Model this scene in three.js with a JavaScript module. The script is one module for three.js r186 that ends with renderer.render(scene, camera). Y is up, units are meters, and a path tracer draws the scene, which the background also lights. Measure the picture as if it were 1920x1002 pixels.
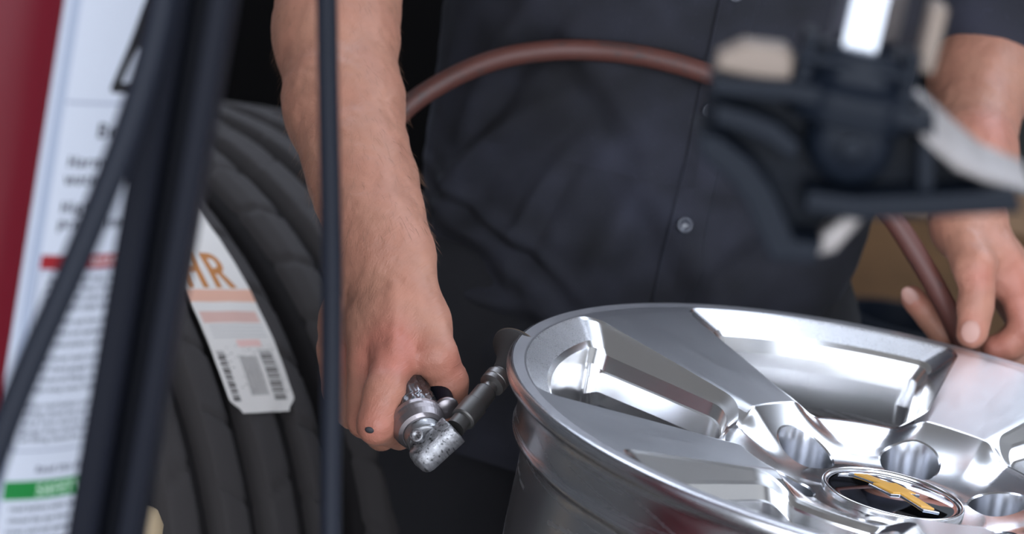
import * as THREE from 'three';
import { RoundedBoxGeometry } from 'three/addons/geometries/RoundedBoxGeometry.js';
import { mergeGeometries, mergeVertices, toCreasedNormals } from 'three/addons/utils/BufferGeometryUtils.js';
import { ImprovedNoise } from 'three/addons/math/ImprovedNoise.js';
import { RectAreaLightUniformsLib } from 'three/addons/lights/RectAreaLightUniformsLib.js';

// ---------------------------------------------------------------- camera, sky, light, exposure
const scene = new THREE.Scene();
const V = (x, y, z) => new THREE.Vector3(x, y, z);
const FPX = 5333, LIP_Y = 0.95;                       // focal length in pixels of the 1920 frame; height of the wheel's lip
const camera = new THREE.PerspectiveCamera(2 * Math.atan(501 / FPX) * 180 / Math.PI, 1920 / 1002, 0.05, 60);
{
  // axes of the level world seen in the (rolled, pitched) camera: right, up, away
  const U = [0.97998, -0.19908, 0], N = [0.19316, 0.95081, -0.24217], F = [0.04821, 0.23732, 0.97023], C = [0.23366, -0.09696, 1.67693];
  const dot = (a, b) => a[0] * b[0] + a[1] * b[1] + a[2] * b[2];
  const m = new THREE.Matrix4().makeBasis(V(U[0], N[0], -F[0]), V(U[1], N[1], -F[1]), V(-U[2], -N[2], F[2]));
  camera.quaternion.setFromRotationMatrix(m);
  camera.position.set(-dot(C, U), LIP_Y - dot(C, N), dot(C, F));
  camera.focus = 1.69; camera.userData.fStop = 5.8;
  camera.updateMatrixWorld(true);
}
const EXPOSURE = 2.15;
{
  // overcast daylight: a smooth, slightly blue sky
  const w = 128, h = 64, d = new Float32Array(w * h * 4);
  for (let j = 0; j < h; j++) for (let i = 0; i < w; i++) {
    const e = Math.max(0, Math.sin(((j + 0.5) / h - 0.5) * Math.PI)), L = 2.6 * (1 + 0.9 * e) / 1.5, k = (j * w + i) * 4;
    d[k] = L * 0.9; d[k + 1] = L * 0.97; d[k + 2] = L * 1.09; d[k + 3] = 1;
  }
  const t = new THREE.DataTexture(d, w, h, THREE.RGBAFormat, THREE.FloatType);
  t.mapping = THREE.EquirectangularReflectionMapping; t.magFilter = THREE.LinearFilter; t.needsUpdate = true;
  scene.background = t;
}
RectAreaLightUniformsLib.init();

// ---------------------------------------------------------------- helpers
const FROM = camera.matrixWorld.clone();
const px = (x, y, depth) => V((x - 960) / FPX * depth, -(y - 501) / FPX * depth, -depth).applyMatrix4(FROM);   // a point at a given distance
const names = {};
const numbered = (n) => { const k = names[n] = (names[n] ?? -1) + 1; return k ? n + '_' + String(k).padStart(3, '0') : n; };
let seed = 11;
const rnd = () => (seed = (seed * 16807) % 2147483647) / 2147483647;
const noise = new ImprovedNoise();
const nz = (x, y, z = 0) => noise.noise(x + 37.2, y + 11.7, z + 5.3);
const fbm = (x, y, z = 0) => nz(x, y, z) + 0.5 * nz(x * 2.1, y * 2.1, z * 2.1) + 0.25 * nz(x * 4.3, y * 4.3, z * 4.3);
const clamp = (x, a = 0, b = 1) => Math.min(b, Math.max(a, x));
const lerp = (a, b, t) => a + (b - a) * t;
const sstep = (a, b, x) => { const t = clamp((x - a) / (b - a)); return t * t * (3 - 2 * t); };
const table = (pts) => (x) => { if (x <= pts[0][0]) return pts[0][1]; for (let i = 1; i < pts.length; i++) if (x <= pts[i][0]) return lerp(pts[i - 1][1], pts[i][1], (x - pts[i - 1][0]) / (pts[i][0] - pts[i - 1][0])); return pts[pts.length - 1][1]; };
function tag(o, label, category, group, kind) { if (label) o.userData.label = label; if (category) o.userData.category = category; if (group) o.userData.group = group; if (kind) o.userData.kind = kind; return o; }
function thing(name, label, category, pos = V(0, 0, 0)) { const g = new THREE.Group(); g.name = numbered(name); g.position.copy(pos); scene.add(g); return tag(g, label, category); }
function part(name, geo, mat, parent, label) {
  const m = new THREE.Mesh(geo, mat); m.name = numbered(name); m.castShadow = m.receiveShadow = true;
  if (label) m.userData.label = label;
  (parent ?? scene).add(m); return m;
}
function struct(name, geo, mat) { const m = part(name, geo, mat); m.userData.kind = 'structure'; return m; }
const at = (g, x, y, z) => g.translate(x, y, z);
const box = (w, h, d, x = 0, y = 0, z = 0, r = 0) => at(r ? new RoundedBoxGeometry(w, h, d, 2, r) : new THREE.BoxGeometry(w, h, d), x, y, z);
const lathe = (pts, seg = 64) => new THREE.LatheGeometry(pts.map(([r, y]) => new THREE.Vector2(r, y)), seg);
function crease(g, a = 0.5) { return toCreasedNormals(g, a); }
// bring a geometry built along +y to stand on p, pointing along dir
function aim(g, p, dir, roll = 0) { const q = new THREE.Quaternion().setFromUnitVectors(V(0, 1, 0), dir.clone().normalize()); if (roll) g.rotateY(roll); return g.applyQuaternion(q).translate(p.x, p.y, p.z); }
const tube = (pts, r, seg = 120, rs = 16) => new THREE.TubeGeometry(new THREE.CatmullRomCurve3(pts, false, 'centripetal'), seg, r, rs, false);
const merge = (list) => mergeGeometries(list.map((g) => { const q = g.index ? g.toNonIndexed() : g.clone(); for (const k of Object.keys(q.attributes)) if (!['position', 'normal', 'uv'].includes(k)) q.deleteAttribute(k); if (!q.attributes.uv) q.setAttribute('uv', new THREE.BufferAttribute(new Float32Array(q.attributes.position.count * 2), 2)); return q; }));
function texture(n, fn, srgb = false, rep = 1) {
  const d = new Uint8Array(n * n * 4);
  for (let j = 0; j < n; j++) for (let i = 0; i < n; i++) { const c = fn(i / n, j / n, i, j), k = (j * n + i) * 4; if (typeof c === 'number') d[k] = d[k + 1] = d[k + 2] = clamp(c) * 255; else { d[k] = clamp(c[0]) * 255; d[k + 1] = clamp(c[1]) * 255; d[k + 2] = clamp(c[2]) * 255; } d[k + 3] = 255; }
  const t = new THREE.DataTexture(d, n, n); t.wrapS = t.wrapT = THREE.RepeatWrapping; t.magFilter = THREE.LinearFilter; t.minFilter = THREE.LinearMipmapLinearFilter; t.generateMipmaps = true; t.repeat.set(rep, rep); if (srgb) t.colorSpace = THREE.SRGBColorSpace; t.needsUpdate = true; return t;
}
const std = (o) => new THREE.MeshStandardMaterial(o), phys = (o) => new THREE.MeshPhysicalMaterial(o);
const rgb = (r, g, b) => new THREE.Color().setRGB(r, g, b);
function withUv(g, fn) { const p = g.attributes.position, uv = new Float32Array(p.count * 2); for (let i = 0; i < p.count; i++) { const [a, b] = fn(p.getX(i), p.getY(i), p.getZ(i), i); uv[2 * i] = a; uv[2 * i + 1] = b; } g.setAttribute('uv', new THREE.BufferAttribute(uv, 2)); return g; }
function gridGeo(nu, nv, fn, uvScale = 1) {          // (nu+1) x (nv+1) points fn(i/nu, j/nv) -> Vector3
  const pos = [], uv = [], idx = [];
  for (let j = 0; j <= nv; j++) for (let i = 0; i <= nu; i++) { const p = fn(i / nu, j / nv); pos.push(p.x, p.y, p.z); uv.push(i / nu * uvScale, j / nv * uvScale); }
  for (let j = 0; j < nv; j++) for (let i = 0; i < nu; i++) { const a = j * (nu + 1) + i, b = a + 1, c = a + nu + 1, d = c + 1; idx.push(a, b, d, a, d, c); }
  const g = new THREE.BufferGeometry(); g.setAttribute('position', new THREE.Float32BufferAttribute(pos, 3)); g.setAttribute('uv', new THREE.Float32BufferAttribute(uv, 2)); g.setIndex(idx); g.computeVertexNormals(); return g;
}
// closed surface of a distance field (naive surface nets), normals from the field
function surface(field, lo, hi, h) {
  const nx = Math.ceil((hi.x - lo.x) / h) + 1, ny = Math.ceil((hi.y - lo.y) / h) + 1, nzz = Math.ceil((hi.z - lo.z) / h) + 1;
  const f = new Float32Array(nx * ny * nzz), id = (i, j, k) => i + nx * (j + ny * k);
  for (let k = 0; k < nzz; k++) for (let j = 0; j < ny; j++) for (let i = 0; i < nx; i++) {
    f[id(i, j, k)] = field(lo.x + i * h, lo.y + j * h, lo.z + k * h);
  }
  const vid = new Int32Array(nx * ny * nzz).fill(-1), pos = [], idx = [];
  const E = [[0,1],[0,2],[0,4],[1,3],[1,5],[2,3],[2,6],[3,7],[4,5],[4,6],[5,7],[6,7]];
  const v = new Float32Array(8);
  for (let k = 0; k < nzz - 1; k++) for (let j = 0; j < ny - 1; j++) for (let i = 0; i < nx - 1; i++) {
    let mask = 0;
    for (let c = 0; c < 8; c++) { v[c] = f[id(i + (c & 1), j + (c >> 1 & 1), k + (c >> 2))]; if (v[c] < 0) mask |= 1 << c; }
    if (mask === 0 || mask === 255) continue;
    let x = 0, y = 0, z = 0, n = 0;
    for (const [a, b] of E) if ((v[a] < 0) !== (v[b] < 0)) {
      const t = v[a] / (v[a] - v[b]);
      x += lerp(a & 1, b & 1, t); y += lerp(a >> 1 & 1, b >> 1 & 1, t); z += lerp(a >> 2, b >> 2, t); n++;
    }
    vid[id(i, j, k)] = pos.length / 3; pos.push(lo.x + (i + x / n) * h, lo.y + (j + y / n) * h, lo.z + (k + z / n) * h);
  }
  const quad = (a, b, c, d, flip) => { if (a < 0 || b < 0 || c < 0 || d < 0) return; if (flip) idx.push(a, c, b, a, d, c); else idx.push(a, b, c, a, c, d); };
  for (let k = 1; k < nzz - 1; k++) for (let j = 1; j < ny - 1; j++) for (let i = 1; i < nx - 1; i++) {
    const a = f[id(i, j, k)] < 0;
    if (a !== f[id(i + 1, j, k)] < 0) quad(vid[id(i, j - 1, k - 1)], vid[id(i, j, k - 1)], vid[id(i, j, k)], vid[id(i, j - 1, k)], !a);
    if (a !== f[id(i, j + 1, k)] < 0) quad(vid[id(i - 1, j, k - 1)], vid[id(i - 1, j, k)], vid[id(i, j, k)], vid[id(i, j, k - 1)], !a);
    if (a !== f[id(i, j, k + 1)] < 0) quad(vid[id(i - 1, j - 1, k)], vid[id(i, j - 1, k)], vid[id(i, j, k)], vid[id(i - 1, j, k)], !a);
  }
  const nor = new Float32Array(pos.length), e = h * 0.4;
  for (let i = 0; i < pos.length; i += 3) {
    const [x, y, z] = [pos[i], pos[i + 1], pos[i + 2]];
    const n = V(field(x + e, y, z) - field(x - e, y, z), field(x, y + e, z) - field(x, y - e, z), field(x, y, z + e) - field(x, y, z - e)).normalize();
    nor[i] = n.x; nor[i + 1] = n.y; nor[i + 2] = n.z;
  }
  const g = new THREE.BufferGeometry(); g.setAttribute('position', new THREE.Float32BufferAttribute(pos, 3)); g.setAttribute('normal', new THREE.BufferAttribute(nor, 3)); g.setIndex(idx); return g;
}
// tapered capsule as [ax,ay,az,ra, bx,by,bz,rb]
const cap = (a, ra, b, rb) => { const d = V().subVectors(b, a); return [a.x, a.y, a.z, ra, d.x, d.y, d.z, rb, 1 / Math.max(d.lengthSq(), 1e-9)]; };
const capD = (c, x, y, z) => { const qx = x - c[0], qy = y - c[1], qz = z - c[2]; let t = (qx * c[4] + qy * c[5] + qz * c[6]) * c[8]; t = t < 0 ? 0 : t > 1 ? 1 : t; const ex = qx - c[4] * t, ey = qy - c[5] * t, ez = qz - c[6] * t; return Math.sqrt(ex * ex + ey * ey + ez * ez) - (c[3] + (c[7] - c[3]) * t); };
const smin = (a, b, k) => { const h = k - Math.abs(a - b); return h <= 0 ? Math.min(a, b) : Math.min(a, b) - h * h / (4 * k); };
const groupD = (caps, k, x, y, z) => { let d = 1; for (const c of caps) d = smin(d, capD(c, x, y, z), k); return d; };

// ---------------------------------------------------------------- materials
const grain = texture(1024, (u, v, i, j) => 0.5 + 0.03 * fbm(u * 14, v * 14) + 0.14 * nz(u * 250, v * 250) + 0.2 * (rnd() - 0.5));
const brushed = texture(1024, (u, v) => 0.62 + 0.03 * fbm(u * 5, v * 9) + 0.09 * nz(u * 9, v * 480) + 0.06 * nz(u * 60, v * 500));
const scratched = (() => { const s = new Float32Array(1024 * 1024); for (let k = 0; k < 420; k++) { let x = rnd() * 1024, y = rnd() * 1024; const a = (rnd() - 0.5) * 0.5 + (rnd() < 0.35 ? 0.5 : 0), n = 30 + rnd() * 260, w = rnd() * 0.5 + 0.2; for (let i = 0; i < n; i++) { s[(y & 1023) * 1024 + (x & 1023)] = w; x += Math.cos(a); y += Math.sin(a); } } return texture(1024, (u, v, i, j) => 0.6 + 0.1 * fbm(u * 8, v * 30) + s[j * 1024 + i]); })();
const mottled = texture(512, (u, v) => 0.5 + 0.35 * fbm(u * 12, v * 12));
const M = {
  polished: phys({ color: rgb(0.86, 0.86, 0.87), metalness: 1, roughness: 0.2 }),
  bored: phys({ color: rgb(0.78, 0.79, 0.82), metalness: 1, roughness: 0.2 }),
  machined: phys({ color: rgb(0.8, 0.81, 0.83), metalness: 1, roughness: 0.55, roughnessMap: brushed }),
  frosted: phys({ color: rgb(0.66, 0.66, 0.68), metalness: 0.75, roughness: 0.6, roughnessMap: grain, bumpMap: grain, bumpScale: 0.00004 }),
  lip: phys({ color: rgb(0.6, 0.6, 0.63), metalness: 0.85, roughness: 0.8, roughnessMap: grain, bumpMap: grain, bumpScale: 0.00006 }),
  barrel: phys({ color: rgb(0.62, 0.62, 0.65), metalness: 1, roughness: 0.42, roughnessMap: scratched }),
  chrome: phys({ color: rgb(0.66, 0.7, 0.78), metalness: 1, roughness: 0.16 }),
  steel: phys({ color: rgb(0.36, 0.36, 0.37), metalness: 1, roughness: 0.8, roughnessMap: mottled }),
  dull: std({ color: rgb(0.16, 0.155, 0.15), metalness: 0.8, roughness: 0.42 }),
  blackPlastic: phys({ color: rgb(0.0045, 0.007, 0.0125), roughness: 0.48, specularIntensity: 0.32 }),
  blackPaint: phys({ color: rgb(0.0055, 0.0065, 0.0115), roughness: 0.5, specularIntensity: 0.24 }),
  rubberHose: phys({ color: rgb(0.009, 0.011, 0.018), roughness: 0.5, specularIntensity: 0.3 }),
  tyre: phys({ color: rgb(0.014, 0.0125, 0.013), roughness: 0.85, specularIntensity: 0.25 }),
  tread: phys({ color: rgb(0.043, 0.039, 0.039), roughness: 0.85, specularIntensity: 0.3 }),
  gold: phys({ color: rgb(0.72, 0.38, 0.06), metalness: 0.15, roughness: 0.45, clearcoat: 0.4, clearcoatRoughness: 0.1 }),
  red: phys({ color: rgb(0.105, 0.0008, 0.008), roughness: 0.34, specularIntensity: 0.55 }),
  skinSpot: std({ color: rgb(0.02, 0.02, 0.025), roughness: 0.6 }),
};

// ---------------------------------------------------------------- the room: a workshop bay, its door open behind the camera, a long roof light overhead
{
  const conc = texture(512, (u, v) => { const t = 0.34 + 0.07 * fbm(u * 6, v * 6) + 0.04 * fbm(u * 40, v * 40); return [t, t * 0.98, t * 0.95]; }, true, 1);
  const X0 = -2.6, X1 = 2.6, Z0 = -3.4, Z1 = 2.3, H = 3.3, T = 0.2;
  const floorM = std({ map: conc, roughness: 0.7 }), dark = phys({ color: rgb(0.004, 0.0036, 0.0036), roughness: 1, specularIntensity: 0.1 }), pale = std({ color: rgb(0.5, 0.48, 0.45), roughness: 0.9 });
  struct('floor', box(X1 - X0 + 2 * T, 0.2, Z1 - Z0 + 2 * T, 0, -0.1, (Z0 + Z1) / 2), floorM);
  const RX0 = 1.0, RX1 = 2.3, RZ0 = -0.6, RZ1 = 0.9, SX0 = -1.9, SX1 = 1.9, SZ0 = -2.9, SZ1 = -0.9, zl = Z0 - T, zh = Z1 + T, xl = X0 - T, xh = X1 + T;
  const slab = (a, b, c, d) => box(b - a, T, d - c, (a + b) / 2, H + T / 2, (c + d) / 2);
  struct('ceiling', merge([slab(xl, xh, zl, SZ0), slab(xl, RX0, SZ1, zh), slab(RX1, xh, SZ1, zh), slab(RX0, RX1, SZ1, RZ0), slab(RX0, RX1, RZ1, zh), slab(xl, SX0, SZ0, SZ1), slab(SX1, xh, SZ0, SZ1)]), std({ color: rgb(0.4, 0.38, 0.36), roughness: 0.9 }));
  const bars = []; for (let i = 0; i <= 3; i++) bars.push(box(0.04, 0.08, SZ1 - SZ0, lerp(SX0, SX1, i / 3), H + 0.12, (SZ0 + SZ1) / 2));
  struct('window_1', box(SX1 - SX0, 0.008, SZ1 - SZ0, (SX0 + SX1) / 2, H + 0.17, (SZ0 + SZ1) / 2), phys({ color: rgb(0.95, 0.97, 1), transmission: 1, roughness: 0.05, thickness: 0 }));
  struct('window_2', box(RX1 - RX0, 0.008, RZ1 - RZ0, (RX0 + RX1) / 2, H + 0.17, (RZ0 + RZ1) / 2), phys({ color: rgb(0.95, 0.97, 1), transmission: 1, roughness: 0.05, thickness: 0 }));
  struct('trim_1', merge(bars), pale);
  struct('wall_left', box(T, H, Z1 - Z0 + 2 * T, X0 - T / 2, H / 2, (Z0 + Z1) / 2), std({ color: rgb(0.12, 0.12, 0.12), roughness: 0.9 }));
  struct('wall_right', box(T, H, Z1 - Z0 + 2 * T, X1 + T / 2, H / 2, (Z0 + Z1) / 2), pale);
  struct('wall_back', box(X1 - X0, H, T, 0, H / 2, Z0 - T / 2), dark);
  struct('wall_front', merge([box(0.4, H, T, X0 + 0.2, H / 2, Z1 + T / 2), box(0.4, H, T, X1 - 0.2, H / 2, Z1 + T / 2), box(X1 - X0 - 0.8, 0.25, T, 0, H - 0.125, Z1 + T / 2)]), pale);
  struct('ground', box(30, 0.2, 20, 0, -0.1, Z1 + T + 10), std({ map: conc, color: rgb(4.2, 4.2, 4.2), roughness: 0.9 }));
}
// ---------------------------------------------------------------- the wheel (lip plane at local y = WD)
const WD = 0.205;
{
  const wheel = thing('alloy_wheel', 'polished aluminium wheel with five flat spokes and a gold emblem cap lying face up', 'wheel', V(0, LIP_Y - WD, 0));
  const R2D = Math.PI / 180, spokeA = [65, 137, 209, 281, 353].map((a) => a * R2D), lugA = [17, 77, 137, 197, 257, 317].map((a) => a * R2D);
  const RO = 0.2295, RI = 0.104, LUG = 0.0698, LUGR = 0.0192;
  const halfW = (r) => 0.021 + 0.175 * (r - 0.1);                 // half the width of a spoke's flat top
  const spokeOff = (th) => { let b = 9; for (const s of spokeA) { let d = Math.atan2(Math.sin(th - s), Math.cos(th - s)); if (Math.abs(d) < Math.abs(b)) b = d; } return b; };
  const spokeZ = table([[0.1, -0.0195], [0.222, -0.0012], [0.232, -0.0004], [0.24, 0]]);
  const hubZ = table([[0.03, -0.0450], [0.044, -0.0447], [0.052, -0.0436], [0.06, -0.0420], [0.07, -0.0396], [0.08, -0.0367], [0.09, -0.0333], [0.098, -0.0304], [0.102, -0.0292], [0.105, -0.0288], [0.12, -0.025], [0.16, -0.012], [0.222, -0.0012]]);
  function faceZ(r, th) {
    if (r > 0.2) return spokeZ(r);
    const s = Math.abs(spokeOff(th)) * r, w = halfW(Math.max(r, 0.1));
    const k = 1 - sstep(w * 0.85, w * 1.9, s);
    const z = hubZ(r), ramp = r >= 0.1025 ? spokeZ(r) : -0.0425 + 0.0233 * Math.pow(clamp((r - 0.056) / 0.0465), 1.5);
    return lerp(z, Math.max(z, ramp), k);
  }
  const pos = (r, th, z) => V(r * Math.cos(th), z + WD, -r * Math.sin(th));
  // window outlines: half outline in the frame of the window's middle, from the rim arc round to the hub arc
  const A = 36 * R2D;
  function halfOutline(side, ro, ri, rhoO, rhoI) {     // side: extra inset of the straight edge (function of r)
    // straight edge of the spoke that lies at angle +A: two points give the line
    const at2 = (r) => { const w = halfW(r) + side(r); const c = Math.cos(A), s = Math.sin(A); const along = Math.sqrt(Math.max(r * r - w * w, 0)); return [along * c + w * s, along * s - w * c]; };
    const p = at2(0.105), q = at2(0.225), L = Math.hypot(q[0] - p[0], q[1] - p[1]), d = [(q[0] - p[0]) / L, (q[1] - p[1]) / L], m = [d[1], -d[0]];
    const centre = (rho, rad) => { const a = [p[0] + m[0] * rho, p[1] + m[1] * rho], b = a[0] * d[0] + a[1] * d[1], c = a[0] * a[0] + a[1] * a[1] - rad * rad, t = -b + Math.sqrt(Math.max(b * b - c, 0)); return [a[0] + d[0] * t, a[1] + d[1] * t]; };
    const co = centre(rhoO, ro - rhoO), ci = centre(rhoI, ri + rhoI), out = [];
    const arc = (c, r, a0, a1, n) => { for (let i = 0; i < n; i++) { const a = lerp(a0, a1, i / n); out.push([c[0] + r * Math.cos(a), c[1] + r * Math.sin(a)]); } };
    const ang = (v) => Math.atan2(v[1], v[0]), ao = ang(co), ai = ang(ci);
    const am = Math.atan2(-m[1], -m[0]);                              // from fillet centre to the straight edge
    arc([0, 0], ro, 0, Math.max(ao, 0.001), 22);
    let a1 = am; while (a1 < ao) a1 += 2 * Math.PI; arc(co, rhoO, ao, a1, 12);
    const sO = [co[0] - m[0] * rhoO, co[1] - m[1] * rhoO], sI = [ci[0] - m[0] * rhoI, ci[1] - m[1] * rhoI];
    for (let i = 0; i < 34; i++) out.push([lerp(sO[0], sI[0], i / 34), lerp(sO[1], sI[1], i / 34)]);
    let b0 = am, b1 = ai + Math.PI; while (b1 < b0) b1 += 2 * Math.PI; if (b1 - b0 > Math.PI) b1 -= 2 * Math.PI; arc(ci, rhoI, b0, b1, 14);
    arc([0, 0], ri, Math.max(ai, 0.001), 0, 16); out.push([ri, 0]);
    return out;
  }
  const loop = (h) => [...h, ...h.slice(1, -1).reverse().map(([a, b]) => [a, -b])];
  // wall levels: inset of the straight side, of the rim side, of the hub side, and how deep
  const f1 = (r) => lerp(0.0022, 0.0125, clamp((r - 0.1) / 0.115));
  const LV = [
    { s: () => 0, o: 0, i: 0, dz: 0, ro: 0.0135, ri: 0.022 },
    { s: () => 0.0016, o: 0.0016, i: 0.0018, dz: 0.0013, ro: 0.0122, ri: 0.0212 },
    { s: (r) => 0.0016 + f1(r), o: 0.0145, i: 0.004, dz: (r) => 0.0013 + f1(r) * 0.95, ro: 0.010, ri: 0.0195, oz: 0.0095 },
    { s: (r) => 0.0034 + f1(r), o: 0.0172, i: 0.0046, dz: (r) => 0.0026 + f1(r), ro: 0.0095, ri: 0.0192, oz: 0.0128 },
    { s: (r) => 0.0056 + f1(r) * 1.2, o: 0.0188, i: 0.0055, dz: (r) => 0.0095 + f1(r) * 1.15, ro: 0.009, ri: 0.019, oz: 0.022 },
    { s: (r) => 0.0068 + f1(r) * 1.2, o: 0.0199, i: 0.006, dz: (r) => 0.0104 + f1(r) * 1.15, ro: 0.0085, ri: 0.0185, oz: 0.031 },
    { s: (r) => 0.0082 + f1(r) * 1.25, o: 0.0208, i: 0.007, dz: (r) => 0.0225 + f1(r) * 1.15, ro: 0.0085, ri: 0.018, oz: 0.041 },
    { s: (r) => 0.0074 + f1(r) * 1.25, o: 0.0218, i: 0.005, dz: (r) => 0.031 + f1(r) * 1.1, ro: 0.0085, ri: 0.018, oz: 0.054 },
  ];
  const outlines = LV.map((l) => loop(halfOutline(l.s, RO - l.o, RI + l.i, l.ro, l.ri)));
  const top = outlines[0], NP = top.length;
  const winA = spokeA.map((s) => s + A);
  const inside = (poly, x, y) => { let c = false; for (let i = 0, j = poly.length - 1; i < poly.length; j = i++) { const [xi, yi] = poly[i], [xj, yj] = poly[j]; if ((yi > y) !== (yj > y) && x < (xj - xi) * (y - yi) / (yj - yi) + xi) c = !c; } return c; };
  const nearest = (poly, x, y) => { let b = 9, o = null; for (let i = 0, j = poly.length - 1; i < poly.length; j = i++) { const [ax, ay] = poly[j], [bx, by] = poly[i], dx = bx - ax, dy = by - ay, t = clamp(((x - ax) * dx + (y - ay) * dy) / Math.max(dx * dx + dy * dy, 1e-12)), qx = ax + dx * t, qy = ay + dy * t, d = Math.hypot(x - qx, y - qy); if (d < b) { b = d; o = [qx, qy]; } } return o; };
  const toWin = (k, X, Y) => { const c = Math.cos(winA[k]), s = Math.sin(winA[k]); return [X * c + Y * s, -X * s + Y * c]; };
  const fromWin = (k, x, y) => { const c = Math.cos(winA[k]), s = Math.sin(winA[k]); return [x * c - y * s, x * s + y * c]; };
  // face: polar grid, cells inside windows and lug holes dropped, the cut vertices pulled onto the cut
  const NR = 205, NT = 1500, R0 = 0.040, R1 = 0.2375;
  const which = new Int16Array((NR + 1) * NT), gp = new Array((NR + 1) * NT);
  for (let i = 0; i <= NR; i++) for (let j = 0; j < NT; j++) {
    const r = lerp(R0, R1, i / NR), th = j / NT * 2 * Math.PI, X = r * Math.cos(th), Y = r * Math.sin(th), q = i * NT + j;
    gp[q] = [X, Y];
    for (let k = 0; k < 6; k++) if (Math.hypot(X - LUG * Math.cos(lugA[k]), Y - LUG * Math.sin(lugA[k])) < LUGR) which[q] = 10 + k;
    if (r > 0.1 && r < RO) { const d = Math.round((th - winA[0]) / (72 * R2D)), k = ((d % 5) + 5) % 5, [x, y] = toWin(k, X, Y); if (inside(top, x, y)) which[q] = 1 + k; }
  }
  const cells = { lip: [], hub: [] }; for (let k = 0; k < 5; k++) cells['spoke' + k] = [];
  const cut = new Set();
  for (let i = 0; i < NR; i++) for (let j = 0; j < NT; j++) {
    const q = [i * NT + j, (i + 1) * NT + j, (i + 1) * NT + (j + 1) % NT, i * NT + (j + 1) % NT], w = q.map((v) => which[v]), n = w.filter((v) => v).length;
    if (n === 4) continue;
    if (n) q.forEach((v) => { if (which[v]) cut.add(v); });
    const r = lerp(R0, R1, (i + 0.5) / NR), th = (j + 0.5) / NT * 2 * Math.PI;
    let zone = 'hub';
    if (r > RO + 0.0008) zone = 'lip';
    else if (r > 0.1025) { let b = 9, kk = 0; spokeA.forEach((s, k) => { const d = Math.abs(Math.atan2(Math.sin(th - s), Math.cos(th - s))); if (d < b) { b = d; kk = k; } }); zone = 'spoke' + kk; if (r < 0.112 && b * r > halfW(r) * 1.25) zone = 'hub'; }
    cells[zone].push(q);
  }
  for (const v of cut) {
    const w = which[v], [X, Y] = gp[v];
    if (w >= 10) { const cx = LUG * Math.cos(lugA[w - 10]), cy = LUG * Math.sin(lugA[w - 10]), d = Math.max(Math.hypot(X - cx, Y - cy), 1e-6); gp[v] = [cx + (X - cx) / d * LUGR, cy + (Y - cy) / d * LUGR]; }
    else { const [x, y] = toWin(w - 1, X, Y), o = nearest(top, x, y); gp[v] = fromWin(w - 1, o[0], o[1]); }
  }
  const P3 = gp.map(([X, Y]) => { const r = Math.hypot(X, Y); return pos(r, Math.atan2(Y, X), faceZ(r, Math.atan2(Y, X))); });
  const zAt = (X, Y) => faceZ(Math.hypot(X, Y), Math.atan2(Y, X));
  const faceN = gp.map(([X, Y]) => { const e = 0.0007, a = (zAt(X + e, Y) - zAt(X - e, Y)) / (2 * e), b = (zAt(X, Y + e) - zAt(X, Y - e)) / (2 * e); return V(-a, 1, b).normalize(); });
  function faceGeo(list, turn) {
    const map = new Map(), ps = [], ns = [], uv = [], idx = [], c = Math.cos(turn), s = Math.sin(turn);
    const add = (v) => { if (!map.has(v)) { map.set(v, ps.length / 3); const p = P3[v], n = faceN[v]; ps.push(p.x, p.y, p.z); ns.push(n.x, n.y, n.z); const [X, Y] = gp[v]; uv.push((X * c + Y * s) * 6, (-X * s + Y * c) * 6); } return map.get(v); };
    for (const q of list) { const [a, b, d, e] = q.map(add); idx.push(a, b, d, a, d, e); }
    const g = new THREE.BufferGeometry(); g.setAttribute('position', new THREE.Float32BufferAttribute(ps, 3)); g.setAttribute('normal', new THREE.Float32BufferAttribute(ns, 3)); g.setAttribute('uv', new THREE.Float32BufferAttribute(uv, 2)); g.setIndex(idx); return g;
  }
  // rim: lip edge, bead seats, drop centre and back, one closed lathe
  const prof = [[0.2375, -0.0001], [0.2388, -0.0006], [0.2400, -0.0022], [0.2405, -0.0045], [0.2401, -0.0072], [0.2388, -0.0094], [0.2365, -0.0106], [0.2335, -0.0112], [0.2318, -0.0125], [0.2306, -0.0155], [0.2300, -0.021],
    [0.2292, -0.034], [0.2296, -0.0365], [0.2303, -0.0385], [0.2300, -0.0405], [0.2285, -0.0425], [0.2262, -0.0438], [0.2235, -0.0450], [0.2222, -0.0475], [0.2218, -0.055], [0.2220, -0.09], [0.2226, -0.13], [0.2245, -0.150], [0.227, -0.160], [0.229, -0.172], [0.2295, -0.184], [0.2310, -0.188], [0.237, -0.190], [0.2395, -0.193], [0.2400, -0.198], [0.2385, -0.203], [0.235, -0.205], [0.228, -0.204], [0.220, -0.195], [0.2155, -0.17], [0.2135, -0.13], [0.2125, -0.08], [0.2105, -0.066], [0.2085, -0.060], [0.2082, -0.052], [0.2092, -0.046]];
  const smooth = new THREE.CatmullRomCurve3(prof.map(([r, z]) => V(r, z + WD, 0)), false, 'centripetal').getPoints(prof.length * 4);
  part('rim', new THREE.LatheGeometry(smooth.map((p) => new THREE.Vector2(p.x, p.y)), 360), M.barrel, wheel, 'smooth rim barrel with rounded lip edge');
  part('lip', faceGeo(cells.lip, 0), M.lip, wheel, 'flat grainy outer lip');
  part('hub', faceGeo(cells.hub, 0), M.polished, wheel, 'glossy dished hub plate');
  for (let k = 0; k < 5; k++) part('spoke', faceGeo(cells['spoke' + k], spokeA[k]), M.machined, wheel);
  // window walls: facets between the levels, each with its own normals
  const wallZ = (l, r, isRim, z0) => z0;
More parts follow.
